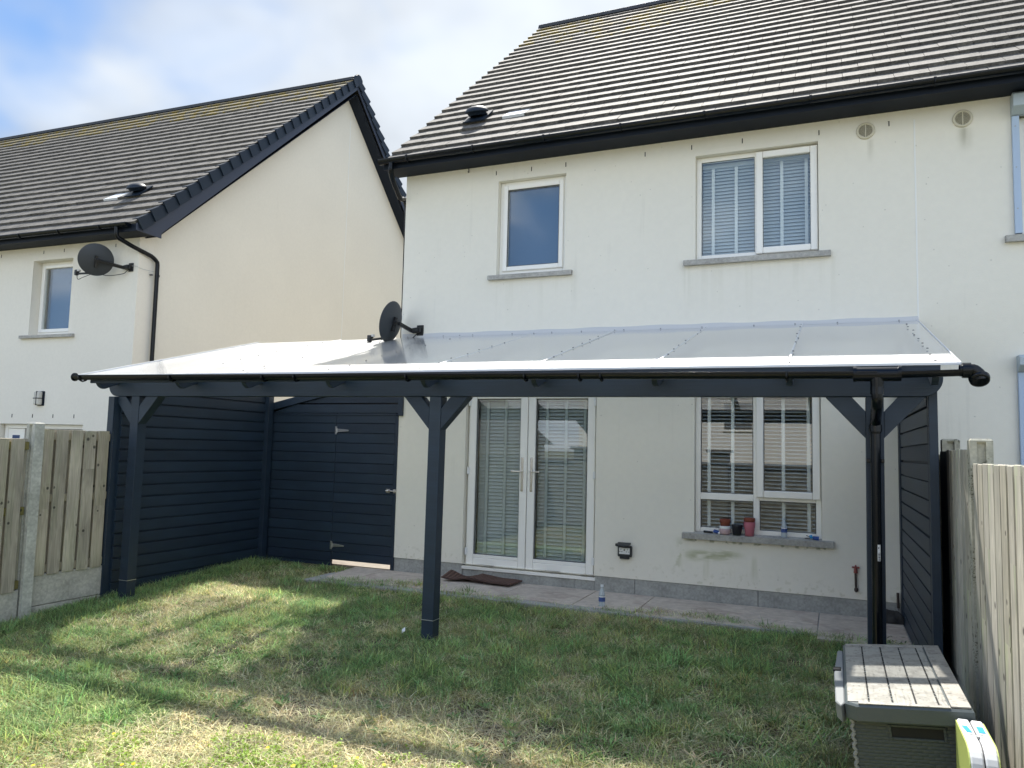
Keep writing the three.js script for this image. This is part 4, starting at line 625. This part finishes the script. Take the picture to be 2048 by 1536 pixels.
{
  const o = thing('left_fence', '', 'fence'); o.name = 'garden_fence'; taken.garden_fence = 1; tag(o, 'brown timber board fence with concrete post and gravel boards, left of the canopy', 'fence');
  fencePost(o, -7.51, 3.465, 1.752, -0.5, M.concreteClean);
  fencePanel(o, { x: -7.52, dir: 1, z0: 0.4, z1: 3.41, y0: 0.215, y1: 1.705, mats: M.boardsL, rail: M.railL, first: 3.41 - 0.4 - 0.132 - 17 * 0.165 + 0.0 });
  part('gravel_board', [rspan(-7.545, -7.495, -0.085, 0.225, 0.4, 3.41, 0.006)], M.gravel, o); part('gravel_board', [rspan(-7.545, -7.495, -0.45, -0.092, 0.4, 3.41, 0.006)], M.gravel, o);
  fencePanel(o, { x: -7.52, dir: 1, z0: 3.525, z1: 5.30, y0: 0.09, y1: 1.604, mats: M.boardsL, rail: M.railMoss, first: 0.055 });
  part('gravel_board', [rspan(-7.545, -7.495, -0.5, 0.10, 3.525, 5.30, 0.006)], M.gravel, o); fencePost(o, -7.51, 5.36, 1.65, -0.6);
  fencePanel(o, { x: -7.52, dir: 1, z0: 5.42, z1: 10.8, y0: 0.0, y1: 1.5, mats: M.boardsL, rail: M.railL, pitch: 0.3, w: 0.29 });
  part('gravel_board', [rspan(-7.545, -7.495, -0.6, 0.0, 5.42, 10.8, 0.006)], M.gravel, o);
  const r = thing('garden_fence', 'pale weathered board fence with mossy concrete post, right of the storage box', 'fence');
  fencePost(r, 0.825, 3.255, 1.735, -0.5); fencePost(r, 0.84, 1.79, 1.765, -0.4);
  fencePanel(r, { x: 0.80, dir: -1, z0: 2.16, z1: 3.20, y0: 0.14, y1: 1.690, mats: M.boardsR, rail: M.railL, first: 0.08 });
  const pv = done(rbox(0.018, 1.545, 0.132, 0, 0.77, 0, 0.003)); for (let k = 0; k < 3; k++) { const m = part('painted_board', pv, M.paint2, r); m.position.set(0.775, 0.14, 1.92 + k * 0.136 - 0.05); }
  fencePanel(r, { x: 0.80, dir: -1, z0: 0.2, z1: 1.74, y0: 0.14, y1: 1.66, mats: M.boardsR, rail: M.railL, pitch: 0.3, w: 0.28 });
  fencePanel(r, { x: 0.80, dir: -1, z0: 3.31, z1: 5.15, y0: 0.06, y1: 1.600, mats: M.boardsR, rail: M.railL, first: 0.10 });
  part('gravel_board', [rspan(0.775, 0.825, -0.4, 0.15, 0.2, 3.2, 0.006)], M.gravel, r); part('gravel_board', [rspan(0.775, 0.825, -0.5, 0.07, 3.31, 5.15, 0.006)], M.gravel, r);
  fencePost(r, 0.825, 5.20, 1.66, -0.6); fencePanel(r, { x: 0.80, dir: -1, z0: 5.26, z1: 10.8, y0: 0.0, y1: 1.52, mats: M.boardsR, rail: M.railL, pitch: 0.3, w: 0.29 });
  part('gravel_board', [rspan(0.775, 0.825, -0.6, 0.0, 5.26, 10.8, 0.006)], M.gravel, r);
}

// ---------------------------------------------------------------- storage box and case
{
  const o = thing('storage_box', 'grey plastic storage box with planked lid and woven sides, beside the right fence', 'storage box', [0.305, 0.425, 3.84]); o.rotation.z = 0.095; o.scale.set(1.13, 1.0, 1.10);
  part('body', [rspan(-0.225, 0.235, -0.82, -0.062, -0.53, 0.545, 0.012)], M.boxBody, o);
  const bead = []; for (let k = 0; k < 34; k++) bead.push(rbox(0.016, 0.026, 0.016, -0.224, -0.82 + k * 0.022, 0.545, 0.005, { z: k % 2 ? 0.5 : -0.5 })); part('corner_bead', bead, M.boxFrame, o);
  const rim = part('lid_rim', [prism([[-0.245, -0.60], [0.245, -0.60], [0.25, 0.60], [-0.20, 0.60], [-0.245, 0.555], [-0.245, -0.555]].map(([x, y]) => [x, -y]).reverse(), -0.085, 0.0, [], 0.010).rotateX(-Math.PI / 2)], M.boxRim, o);
  const edges = [-0.212, -0.112, -0.012, 0.088, 0.152];
  part('lid_border', [rspan(0.168, 0.243, 0.0, 0.010, -0.585, 0.585, 0.004), rspan(-0.23, 0.166, 0.0, 0.008, -0.590, -0.535, 0.004), rspan(-0.19, 0.166, 0.0, 0.006, 0.560, 0.592, 0.003)], M.boxLidRim, o);
  const pk = [-0.236, -0.146, -0.052, 0.040, 0.126, 0.164]; for (let i = 0; i + 1 < pk.length; i++) part('lid_plank', [rspan(pk[i] + 0.003, pk[i + 1] - 0.003, -0.006, 0.0045, -0.532, 0.556, 0.003)], M.boxLid, o);
  const gr = []; for (const x of pk.slice(1, -1)) for (let z = -0.53; z < 0.55; z += 0.02 + rnd() * 0.03) { const l = 0.01 + rnd() * 0.03; gr.push(box(0.0065, 0.002, l, x, 0.0005 + rnd() * 0.001, z)); } part('groove_dirt', gr, M.groove, o).userData.kind = 'stuff';
  const fl = part('front_flap', [prism([[-0.275, -0.50], [-0.246, -0.50], [-0.246, 0.52], [-0.262, 0.57], [-0.285, 0.50], [-0.292, 0.0]].map(([x, y]) => [x, -y]).reverse(), -0.10, -0.016, [], 0.005).rotateX(-Math.PI / 2)], M.boxFrame, o);
  part('latch', [rspan(-0.296, -0.258, -0.07, -0.008, -0.10, -0.04, 0.004)], M.groove, fl);
  part('handle_recess', [...frameBars(-0.082, 0.142, -0.172, -0.100, 0.012, 0.538, 0.552, 0.003)], M.boxBody, o); part('handle_shade', [span(-0.070, 0.130, -0.160, -0.112, 0.540, 0.5475)], M.groove, o);  // flat near-black plate: the shade inside the handle is painted
}
{
  const o = thing('plastic_case', 'lime and white plastic case with two blue stickers, against the storage box end', 'case', [0.562, 0.412, 4.52]);
  const outline = []; outline.push([0.0, 0.0], [0.30, 0.0]); for (let i = 1; i <= 8; i++) { const t = (i / 8) * Math.PI / 2; outline.push([0.30 + 0.13 * Math.sin(t), -0.13 + 0.13 * Math.cos(t)]); } outline.push([0.43, -0.58], [0.0, -0.58]);
  const sh = (a, b, x0, x1) => prism(outline.map(([z, y]) => [-z, y]).reverse(), 0, x1 - x0, [], 0.006).rotateY(Math.PI / 2).translate(x0, 0, 0);
  const inset = (k) => outline.map(([z, y]) => [mix(z, 0.215, k), mix(y, -0.29, k)]);
  part('half_shell', [sh(0, 0, -0.052, -0.003)], M.caseWhite, o); part('half_shell', [sh(0, 0, 0.003, 0.052)], M.caseWhite, o);
  part('seam', [prism(inset(0.03).map(([z, y]) => [-z, y]).reverse(), 0, 0.006).rotateY(Math.PI / 2).translate(-0.003, 0, 0)], M.ink, o);
  part('side_panel', [prism(inset(0.02).map(([z, y]) => [-z, y]).reverse(), 0, 0.006, [], 0.002).rotateY(Math.PI / 2).translate(-0.0575, 0, 0)], M.lime, o); part('side_panel', [prism(inset(0.02).map(([z, y]) => [-z, y]).reverse(), 0, 0.006, [], 0.002).rotateY(Math.PI / 2).translate(0.0515, 0, 0)], M.lime, o);
  part('blue_sticker', [box(0.022, 0.0016, 0.085, -0.030, 0.0014, 0.145, { y: 0.12 })], M.sticker, o); part('blue_sticker', [box(0.026, 0.0016, 0.085, 0.026, 0.0014, 0.135)], M.sticker, o);
  part('grey_mark', [box(0.026, 0.0014, 0.010, -0.028, 0.0013, 0.212), box(0.028, 0.0014, 0.010, 0.026, 0.0013, 0.205), box(0.006, 0.0014, 0.006, -0.03, 0.0013, 0.065), box(0.006, 0.0014, 0.006, -0.015, 0.0013, 0.06), box(0.006, 0.0014, 0.006, 0.012, 0.0013, 0.06)], M.greyMark, o);
  part('catch', [box(0.014, 0.004, 0.02, 0, 0.002, 0.235), box(0.012, 0.003, 0.012, 0.018, 0.001, 0.238)], M.greyMark, o);
}

// ---------------------------------------------------------------- small things on the sill, path and wall
const pot = (h, r0, r1, rimH, rimT) => lathe([[0.001, 0], [r0, 0], [r1, h - rimH], [r1 + rimT, h - rimH], [r1 + rimT, h], [r1 - 0.002, h], [r1 - 0.006, h - rimH], [r0 - 0.005, 0.008], [0.001, 0.008]], 32);
const SY = 0.742, SZ = 0.0;
{
  const o = thing('flower_pot', 'pale pink pot with white rim holding a terracotta pot, on the lower sill', 'flower pot', [-1.128, SY, SZ]);
  part('outer_pot', [lathe([[0.001, 0], [0.046, 0], [0.056, 0.012], [0.061, 0.045], [0.058, 0.062], [0.001, 0.062]], 32)], M.palePink, o); part('white_band', [lathe([[0.056, 0.063], [0.061, 0.066], [0.061, 0.088], [0.056, 0.092], [0.04, 0.09]], 32), lathe([[0.058, 0.062], [0.0595, 0.064], [0.0595, 0.066], [0.058, 0.068]], 32)], M.white, o);
  part('inner_pot', [pot(0.075, 0.048, 0.054, 0.03, 0.004).translate(0, 0.09, 0)], M.terracotta, o);
  const p = thing('flower_pot', 'black plastic pot, middle of three pots on the lower sill', 'flower pot', [-1.0, SY, SZ + 0.005]); part('pot', [pot(0.112, 0.044, 0.056, 0.022, 0.004)], M.potBlack, p);
  const q = thing('flower_pot', 'tall pink pot with a terracotta pot inside, on the lower sill', 'flower pot', [-0.870, SY, SZ + 0.005]);
  part('outer_pot', [lathe([[0.001, 0], [0.045, 0], [0.054, 0.085], [0.058, 0.088], [0.061, 0.150], [0.056, 0.150], [0.05, 0.09], [0.001, 0.02]], 32)], M.pink, q); part('inner_pot', [pot(0.07, 0.046, 0.056, 0.034, 0.004).translate(0, 0.122, 0)], M.terracotta, q); part('soil', [cyl(0.05, 0.05, 0.004, 0, 0.175, 0)], M.terracottaInside, q);
}
function bottle(label, x, y, z, h, capMat) {
  const o = thing('plastic_bottle', label, 'bottle', [x, y, z]), k = h / 0.205;
  part('bottle_body', [lathe([[0.001, 0.002], [0.026, 0.0], [0.030, 0.008], [0.030, 0.045], [0.028, 0.05], [0.030, 0.055], [0.030, 0.105], [0.027, 0.112], [0.029, 0.120], [0.022, 0.150], [0.012, 0.172], [0.011, 0.190]], 24).scale(k, k, k)], M.bottle, o);
  part('bottle_label', [cyl(0.0307 * k, 0.0307 * k, 0.048 * k, 0, 0.081 * k, 0, {}, 24, true)], M.bottleLabel, o); part('label_band', [cyl(0.0309 * k, 0.0309 * k, 0.010 * k, 0, 0.101 * k, 0, {}, 24, true), cyl(0.031 * k, 0.031 * k, 0.018 * k, 0, 0.08 * k, 0, {}, 24, true).scale(1, 1, 1)].slice(0, 1), M.white, o);
  part('bottle_cap', [cyl(0.0145 * k, 0.0145 * k, 0.018 * k, 0, 0.196 * k, 0)], capMat, o); return o;
}
bottle('clear water bottle with blue label standing in the grass edge of the path', -2.275, -0.015, 0.84, 0.235, M.bottleCap);
bottle('clear bottle standing on the lower window sill', -0.515, SY, SZ, 0.215, M.bottle);
{
  const o = thing('spray_nozzle', 'blue hose nozzle with black tip lying on the sill left of the pots', 'nozzle', [-1.225, SY + 0.02, SZ]);
  part('grip', [rbox(0.06, 0.035, 0.03, 0, 0.004, 0, 0.01, { z: -0.25 })], M.blue, o); part('tip', [cyl(0.012, 0.012, 0.10, -0.085, -0.006, 0, { z: Math.PI / 2 - 0.05 }), cyl(0.006, 0.006, 0.06, 0.05, -0.012, 0, { z: Math.PI / 2 })], M.potBlack, o);
  lone('pebble', new THREE.SphereGeometry(0.016, 12, 8).scale(1, 0.75, 1).translate(-1.188, SY + 0.010, SZ + 0.02), M.white, 'small white pebble on the sill beside the leftmost pot', 'pebble');
  const p = thing('hose_connector', 'blue hose connector with white ring lying at the right end of the lower sill', 'hose connector', [-0.22, SY + 0.018, SZ]);
  part('body', [cyl(0.018, 0.024, 0.06, 0.02, 0, 0, { z: Math.PI / 2 - 0.1 })], M.blue, p); part('ring', [cyl(0.020, 0.018, 0.028, -0.025, 0.012, 0, { z: Math.PI / 2 + 0.4 })], M.sticker, p); part('stem', [cyl(0.005, 0.005, 0.07, -0.055, -0.002, 0, { z: Math.PI / 2 + 0.15 }), cyl(0.004, 0.004, 0.05, -0.05, 0.016, 0.005, { z: Math.PI / 2 - 0.3 })], M.ink, p);
}
{ // weatherproof socket, lid up
  const o = thing('outdoor_socket', 'dark weatherproof socket with its lid open, right of the glazed doors', 'socket', [-2.243, 0.49, 0]);
  part('case', [rbox(0.165, 0.125, 0.05, 0, -0.012, 0.026, 0.012), rbox(0.11, 0.03, 0.04, -0.005, -0.085, 0.024, 0.008)], M.socket, o); const f = part('face_plate', [rbox(0.125, 0.072, 0.010, 0, -0.006, 0.054, 0.004)], M.white, o);
  const pins = []; for (const s of [-0.040, 0.040]) pins.push(box(0.006, 0.012, 0.004, s, 0.012, 0.0585), box(0.010, 0.006, 0.004, s - 0.012, -0.014, 0.0585), box(0.010, 0.006, 0.004, s + 0.012, -0.014, 0.0585)); pins.push(box(0.012, 0.02, 0.004, 0.0, 0.006, 0.0585)); part('socket_holes', pins, M.ink, f);
  part('lid', [rbox(0.155, 0.022, 0.10, -0.004, 0.070, 0.085, 0.008, { x: 0.25 }), rbox(0.03, 0.03, 0.03, -0.078, 0.066, 0.11, 0.008)], M.socket, o);
}
{
  const o = thing('water_pipe', 'short brown pipe with red tap head on the wall left of the black downpipe', 'pipe', [0.178, 0.262, 0]);
  part('pipe', [tube([[0.002, 0.0, 0.02], [0, 0.05, 0.022], [-0.002, 0.17, 0.025], [0, 0.20, 0.03]], 0.011, 10), new THREE.SphereGeometry(0.020, 12, 8).scale(1, 1.3, 1).translate(0.003, 0.005, 0.02)], M.pipeDark, o);
  part('tap_head', [cyl(0.014, 0.02, 0.06, 0, 0.205, 0.03), rbox(0.075, 0.018, 0.02, 0, 0.232, 0.034, 0.007), rbox(0.018, 0.034, 0.02, 0.0, 0.240, 0.034, 0.007)], M.copper, o);
  lone('pipe_stub', [tube([[0.562, 0.27, 0.012], [0.563, 0.2, 0.014], [0.565, 0.12, 0.014]], 0.012, 8)], M.pipeDark, 'short dark pipe on the wall by the foot of the right screen', 'pipe');
}
{ // two door mats, one rucked over the other
  const sheet = (w, d, f) => { const g = new THREE.BoxGeometry(w, 0.014, d, 24, 1, 12), p = g.attributes.position; for (let i = 0; i < p.count; i++) p.setY(i, p.getY(i) + f(p.getX(i), p.getZ(i))); g.computeVertexNormals(); return g; };
  const a = thing('door_mat', 'brown door mat lying rucked on the path, nearer the side gate', 'door mat', [-4.20, 0.01, 0.16], 0.16); a.scale.set(0.82, 1, 0.85); part('mat', [sheet(0.62, 0.40, (x, z) => 0.018 * Math.sin(x * 11 + z * 5) + 0.03 * smooth(0.05, 0.30, -x) + 0.022)], M.mat, a); part('mat_edge', [sheet(0.64, 0.018, (x) => 0.018 * Math.sin(x * 11 + 1.05) + 0.03 * smooth(0.05, 0.30, -x) + 0.020).translate(0, 0, 0.21)], M.matEdge, a);
  const b = thing('door_mat', 'patterned brown door mat lying before the glazed doors, overlapping the other mat', 'door mat', [-3.80, 0.015, 0.17], -0.10); b.scale.set(0.85, 1, 0.85); part('mat', [sheet(0.66, 0.40, (x, z) => 0.030 * smooth(0.1, -0.25, x) + 0.008 * Math.sin(x * 9) + 0.014)], M.mat, b); part('mat_edge', [sheet(0.68, 0.02, (x) => 0.030 * smooth(0.1, -0.25, x) + 0.008 * Math.sin(x * 9) + 0.012).translate(0, 0, 0.205)], M.matEdge, b);
}
{ // scrap of white paper by the middle post
  const g = new THREE.PlaneGeometry(0.030, 0.042, 6, 6), p = g.attributes.position; for (let i = 0; i < p.count; i++) p.setZ(i, 0.014 * Math.sin(p.getX(i) * 70) + 0.012 * Math.sin(p.getY(i) * 55 + 1)); g.computeVertexNormals();
  lone('paper_scrap', [g.rotateX(-1.1).rotateY(0.5).translate(-3.68, gy(-3.68, 2.5) + 0.06, 2.5)], M.white, 'small crumpled scrap of white paper in the grass beside the middle post', 'litter');
}
{ // dark rag heap in the corner
  const g = new THREE.SphereGeometry(1, 40, 20), p = g.attributes.position; for (let i = 0; i < p.count; i++) { const x = p.getX(i), y = p.getY(i), z = p.getZ(i), n = 0.55 + 0.8 * fbm(x * 2.2 + 5, z * 2.2 + y, 4, 0, 951); p.setXYZ(i, x * 0.13 * n, Math.max(y, 0) * 0.12 * n, z * 0.10 * n); } g.computeVertexNormals();
  lone('cloth_heap', [g.translate(0.50, 0.0, 0.14)], M.rag, 'dark heap of cloth on the path in the corner by the right screen', 'cloth');
}

// ---------------------------------------------------------------- lawn plants
{
  const blade = (w, h, bend, a, x, z, lean) => { // curved strip of three quads
    const v = [], n = 3, ca = Math.cos(a), sa = Math.sin(a), pts = []; for (let i = 0; i <= n; i++) { const t = i / n, f = lean * t + bend * t * t; pts.push([f * h, h * (t - 0.25 * (bend + lean) * t * t), w * (1 - t * 0.92) / 2]); }
    const P = (i, s) => { const [f, y, hw] = pts[i]; return [x + ca * f - sa * s * hw, y, z + sa * f + ca * s * hw]; };
    for (let i = 0; i < n; i++) { const A1 = P(i, -1), B1 = P(i, 1), C1 = P(i + 1, -1), D1 = P(i + 1, 1); v.push(...A1, ...B1, ...C1, ...C1, ...B1, ...D1); }
    return v;
  };
  const tuft = (nb, hmin, hmax, w, spread, leanMax, bendMax) => { const v = []; for (let i = 0; i < nb; i++) v.push(...blade(w * rr(0.7, 1.2), rr(hmin, hmax), rr(0.1, bendMax), rr(0, 6.283), rr(-spread, spread), rr(-spread, spread), rr(0, leanMax))); const g = new THREE.BufferGeometry(); g.setAttribute('position', new THREE.Float32BufferAttribute(v, 3)); g.computeVertexNormals(); return g; };
  const grassM = new THREE.MeshPhysicalMaterial({ color: 0xffffff, roughness: 0.9, transmission: 0.5, thickness: 0, ior: 1.3, side: THREE.DoubleSide, specularIntensity: 0.3 });
  const kinds = [
    { g: [tuft(6, 0.045, 0.095, 0.0075, 0.03, 0.8, 1.2), tuft(6, 0.04, 0.08, 0.007, 0.035, 1.0, 1.4)], list: [] },  // long green
    { g: [tuft(6, 0.025, 0.06, 0.008, 0.035, 1.0, 1.5), tuft(6, 0.03, 0.06, 0.0075, 0.04, 1.2, 1.4)], list: [] }, // short
    { g: [tuft(7, 0.03, 0.07, 0.0075, 0.04, 2.2, 1.6), tuft(7, 0.04, 0.08, 0.007, 0.045, 2.6, 1.6)], list: [] },   // straw, lying
  ];
  const v = new THREE.Vector3(); camera.updateMatrixWorld(true); camera.updateProjectionMatrix(); const VP = new THREE.Matrix4().multiplyMatrices(camera.projectionMatrix, camera.matrixWorldInverse.copy(camera.matrixWorld).invert());
  const N = 105000;
  for (let i = 0; i < N; i++) {
    const x = rr(-7.48, 0.85), z = Math.pow(rnd(), 0.9) * 6.6 + 0.25; if (z > 6.8) continue;
    v.set(x, 0, z).applyMatrix4(VP); if (Math.abs(v.x) > 1.25 || v.y > 1 || v.y < -1.35) continue;
    const pe = pathEdge(x); if (x > -5.9 && z < pe - 0.02 + 0.05 * rnd()) continue; if (x < -5.9 && z < 0.06) continue; if (x > 0.03 && x < 0.58 && z > 3.2 && z < 4.5) continue;
    const t = turf(x, z), q = rnd(); if (q < t.bare * 0.75) continue;
    const edge = x > -5.9 ? smooth(pe + 0.5, pe + 0.1, z) : 0, side = smooth(-7.1, -7.4, x);
    const straw = rnd() < t.dry * 0.95, long = rnd() < t.lush + 0.5 * edge + 0.5 * side, k = straw ? 2 : long ? 0 : 1; if (k === 1 && rnd() < 0.12) continue;
    const n = 0.42 + 1.2 * Math.pow(rnd(), 1.5), c = straw ? [mix(0.68, 0.84, rnd()) * n, mix(0.65, 0.78, rnd()) * n, mix(0.40, 0.53, rnd()) * n] : [mix(0.28, 0.52, rnd() * (0.7 + t.dry)) * n, mix(0.45, 0.58, rnd()) * n, mix(0.18, 0.25, rnd()) * n];
    kinds[k].list.push([x, gy(x, z) - 0.004, z, rr(0, 6.28), rr(0.75, 1.3) * (k === 0 ? 0.8 + 0.5 * t.lush : 1), c]);
  }
  const col = new THREE.Color(), mt = new THREE.Matrix4(), e = new THREE.Euler(), qt = new THREE.Quaternion();
  kinds.forEach((kd, ki) => kd.g.forEach((g, gi) => {
    const l = kd.list.filter((_, i) => i % 2 === gi), im = new THREE.InstancedMesh(g, grassM, l.length); im.name = numbered(['long_grass', 'short_grass', 'dry_grass'][ki]); im.userData.kind = 'stuff';
    im.userData.label = ['long green grass growing in the lawn', 'short green grass growing in the lawn', 'dry straw coloured grass lying in the lawn'][ki]; im.userData.category = 'grass';
    l.forEach(([x, y, z, a, s, c], i) => { mt.compose(new THREE.Vector3(x, y, z), qt.setFromEuler(e.set(rr(-0.15, 0.15), a, rr(-0.15, 0.15))), new THREE.Vector3(s, s * rr(0.8, 1.2), s)); im.setMatrixAt(i, mt); im.setColorAt(i, col.setRGB(...c)); });
    shadows(im); scene.add(im);
  }));
  // low broad-leaved weeds with yellow flowers in the foreground and dandelion-like rosettes elsewhere
  const leafV = []; const leaf = (x, y, z, a, l, w, up) => { const ca = Math.cos(a), sa = Math.sin(a), P = (f, s, h) => [x + ca * f - sa * s, y + h, z + sa * f + ca * s]; const b = P(0, 0, 0), m1 = P(l * 0.5, -w / 2, up * 0.8), m2 = P(l * 0.5, w / 2, up * 0.8), mc = P(l * 0.5, 0, up * 0.6), tp = P(l, 0, up); leafV.push(...b, ...mc, ...m1, ...b, ...m2, ...mc, ...m1, ...mc, ...tp, ...mc, ...m2, ...tp); };
  const flowers = [], clumps = [];
  for (let i = 0; i < 3600; i++) { const x = -3.0 + (rnd() + rnd() + rnd() - 1.5) * 1.7, z = 5.25 + (rnd() + rnd() - 1) * 0.75 - 0.1 * (x + 3); if (fbm(x * 2.6 + 7, z * 2.6, 3, 0, 971) + 0.5 * (fbm(x * 14, z * 14, 2, 0, 973) - 0.5) < 0.50) continue; clumps.push([x, z]); }
  for (let i = 0; i < 260; i++) clumps.push([rr(-3.6, -1.0), rr(4.7, 5.2)]);
  for (const [x, z] of clumps) { const y = gy(x, z); const n = 5 + Math.floor(rnd() * 4), h = rr(0.02, 0.06); for (let k = 0; k < n; k++) leaf(x + rr(-0.02, 0.02), y + h * rnd(), z + rr(-0.02, 0.02), rr(0, 6.28), rr(0.014, 0.032), rr(0.009, 0.018), rr(0.0, 0.02)); if (rnd() < 0.014) flowers.push([x, y + h + rr(0.02, 0.035), z]); }
  const gW = new THREE.BufferGeometry(); gW.setAttribute('position', new THREE.Float32BufferAttribute(leafV.splice(0), 3)); gW.computeVertexNormals();
  const weedM = new THREE.MeshPhysicalMaterial({ color: lin(0.32, 0.47, 0.06), roughness: 0.7, transmission: 0.45, thickness: 0, ior: 1.3, side: THREE.DoubleSide });
  const wm = struct('clover_patch', gW, weedM); wm.userData.kind = 'stuff';
  for (let i = 0; i < 330; i++) { const x = rr(-6.5, 0.2), z = rr(1.2, 4.6); if (x > 0 && z > 3.1) continue; const y = gy(x, z) + 0.01, n = 5 + Math.floor(rnd() * 4), a = rnd() * 6; for (let k = 0; k < n; k++) leaf(x, y, z, a + k * 6.28 / n, rr(0.04, 0.09), rr(0.014, 0.022), rr(0.015, 0.045)); }
  const gR = new THREE.BufferGeometry(); gR.setAttribute('position', new THREE.Float32BufferAttribute(leafV.splice(0), 3)); gR.computeVertexNormals();
  struct('lawn_weeds', gR, new THREE.MeshPhysicalMaterial({ color: lin(0.20, 0.33, 0.12), roughness: 0.6, transmission: 0.3, thickness: 0, ior: 1.3, side: THREE.DoubleSide })).userData.kind = 'stuff';
  const fg = []; for (const [x, y, z] of flowers) for (let k = 0; k < 5; k++) { const a = k * 1.257 + x * 9; fg.push(place(new THREE.CircleGeometry(0.006, 6), 0, 0, 0, { x: -1.2 }).translate(x + 0.006 * Math.cos(a), y, z + 0.006 * Math.sin(a))); }
  struct('yellow_flowers', fg, std([0.80, 0.56, 0.01], 0.6)).userData.kind = 'stuff';
  // ragged leafy weeds at the foot of the right screen
  const w2 = []; for (let k = 0; k < 70; k++) { const x = 0.46 + rr(-0.16, 0.10), z = 1.15 + rr(-0.18, 0.18); w2.push(x, z); leaf(x, gy(x, z) + rr(0.01, 0.10), z, rr(0, 6.28), rr(0.03, 0.07), rr(0.010, 0.02), rr(-0.01, 0.03)); }
  const gB = new THREE.BufferGeometry(); gB.setAttribute('position', new THREE.Float32BufferAttribute(leafV.splice(0), 3)); gB.computeVertexNormals();
  const wd = shadows(new THREE.Mesh(uvm(gB), new THREE.MeshPhysicalMaterial({ color: lin(0.085, 0.13, 0.05), roughness: 0.7, transmission: 0.3, thickness: 0, ior: 1.3, side: THREE.DoubleSide }))); wd.name = 'weed_clump'; scene.add(wd); tag(wd, 'ragged clump of weeds at the path edge by the foot of the right screen', 'weeds');
}

// ---------------------------------------------------------------- what stands behind the camera and shows in the glass
{
  const o = thing('garden_wall', 'grey block wall with capped piers, reflected in the lower window glass', 'wall', [0, -0.4, 11.2]);
  const back = part('mortar', [span(-9, 3, 0, 1.72, 0.02, 0.18)], M.coping, o);
  const bg = done(rbox(0.44, 0.215, 0.03, 0, 0, 0, 0.004)); for (let r = 0; r < 7; r++) for (let c = 0; c < 24; c++) { const m = part('block', bg, M.blockWall, back); m.position.set(-8.6 + c * 0.45 + (r % 2) * 0.225, 0.12 + r * 0.228, 0.012); }
  part('coping', [rspan(-9, 3, 1.72, 1.80, -0.06, 0.26)], M.coping, o);
  for (const x of [-2.75, -6.4]) { const p = part('pier', [span(x - 0.23, x + 0.23, 0, 2.05, -0.06, 0.30)], M.blockWall, o); part('pier_cap', [rspan(x - 0.31, x + 0.31, 2.05, 2.13, -0.14, 0.38)], M.coping, p); }
  const h = thing('white_house_behind', '', 'house', [-4.5, -0.6, 22]); h.name = 'rear_house'; tag(h, 'white house with grey roof reflected in the lower window glass', 'house');
  part('wall', [span(-5.5, 9, 0, 5.4, 0, 8)], std([0.80, 0.80, 0.78], 0.95), h);
  part('roof', [prism([[-0.4, 5.3], [4, 9.0], [8.4, 5.3]].map(([z, y]) => [z, y]), 0, 15, []).rotateY(-Math.PI / 2).translate(9.3, 0, 0)], M.tiles[0], h);
  for (const [x, y] of [[-3, 3.6], [1, 3.6], [5, 3.6], [0.5, 1.0], [5.5, 1.0]]) { const w = part('window', frameBars(x - 0.6, x + 0.6, y - 0.5, y + 0.7, 0.08, -0.04, 0.0), M.upvc, h); part('pane', [span(x - 0.52, x + 0.52, y - 0.42, y + 0.62, -0.02, -0.01)], M.upvcDark, w); }
  const h2 = thing('rear_house', 'low grey roofed house reflected in the left door glass', 'house', [-20.5, -0.6, 23], 0.1);
  part('wall', [span(-5, 5, 0, 2.6, 0, 8)], std([0.7, 0.7, 0.68], 0.95), h2); part('roof', [prism([[-5.4, 2.5], [5.4, 2.5], [2.0, 5.2], [-2.0, 5.2]], -0.4, 8.4)], M.tiles[2], h2);
}
renderer.render(scene, camera);
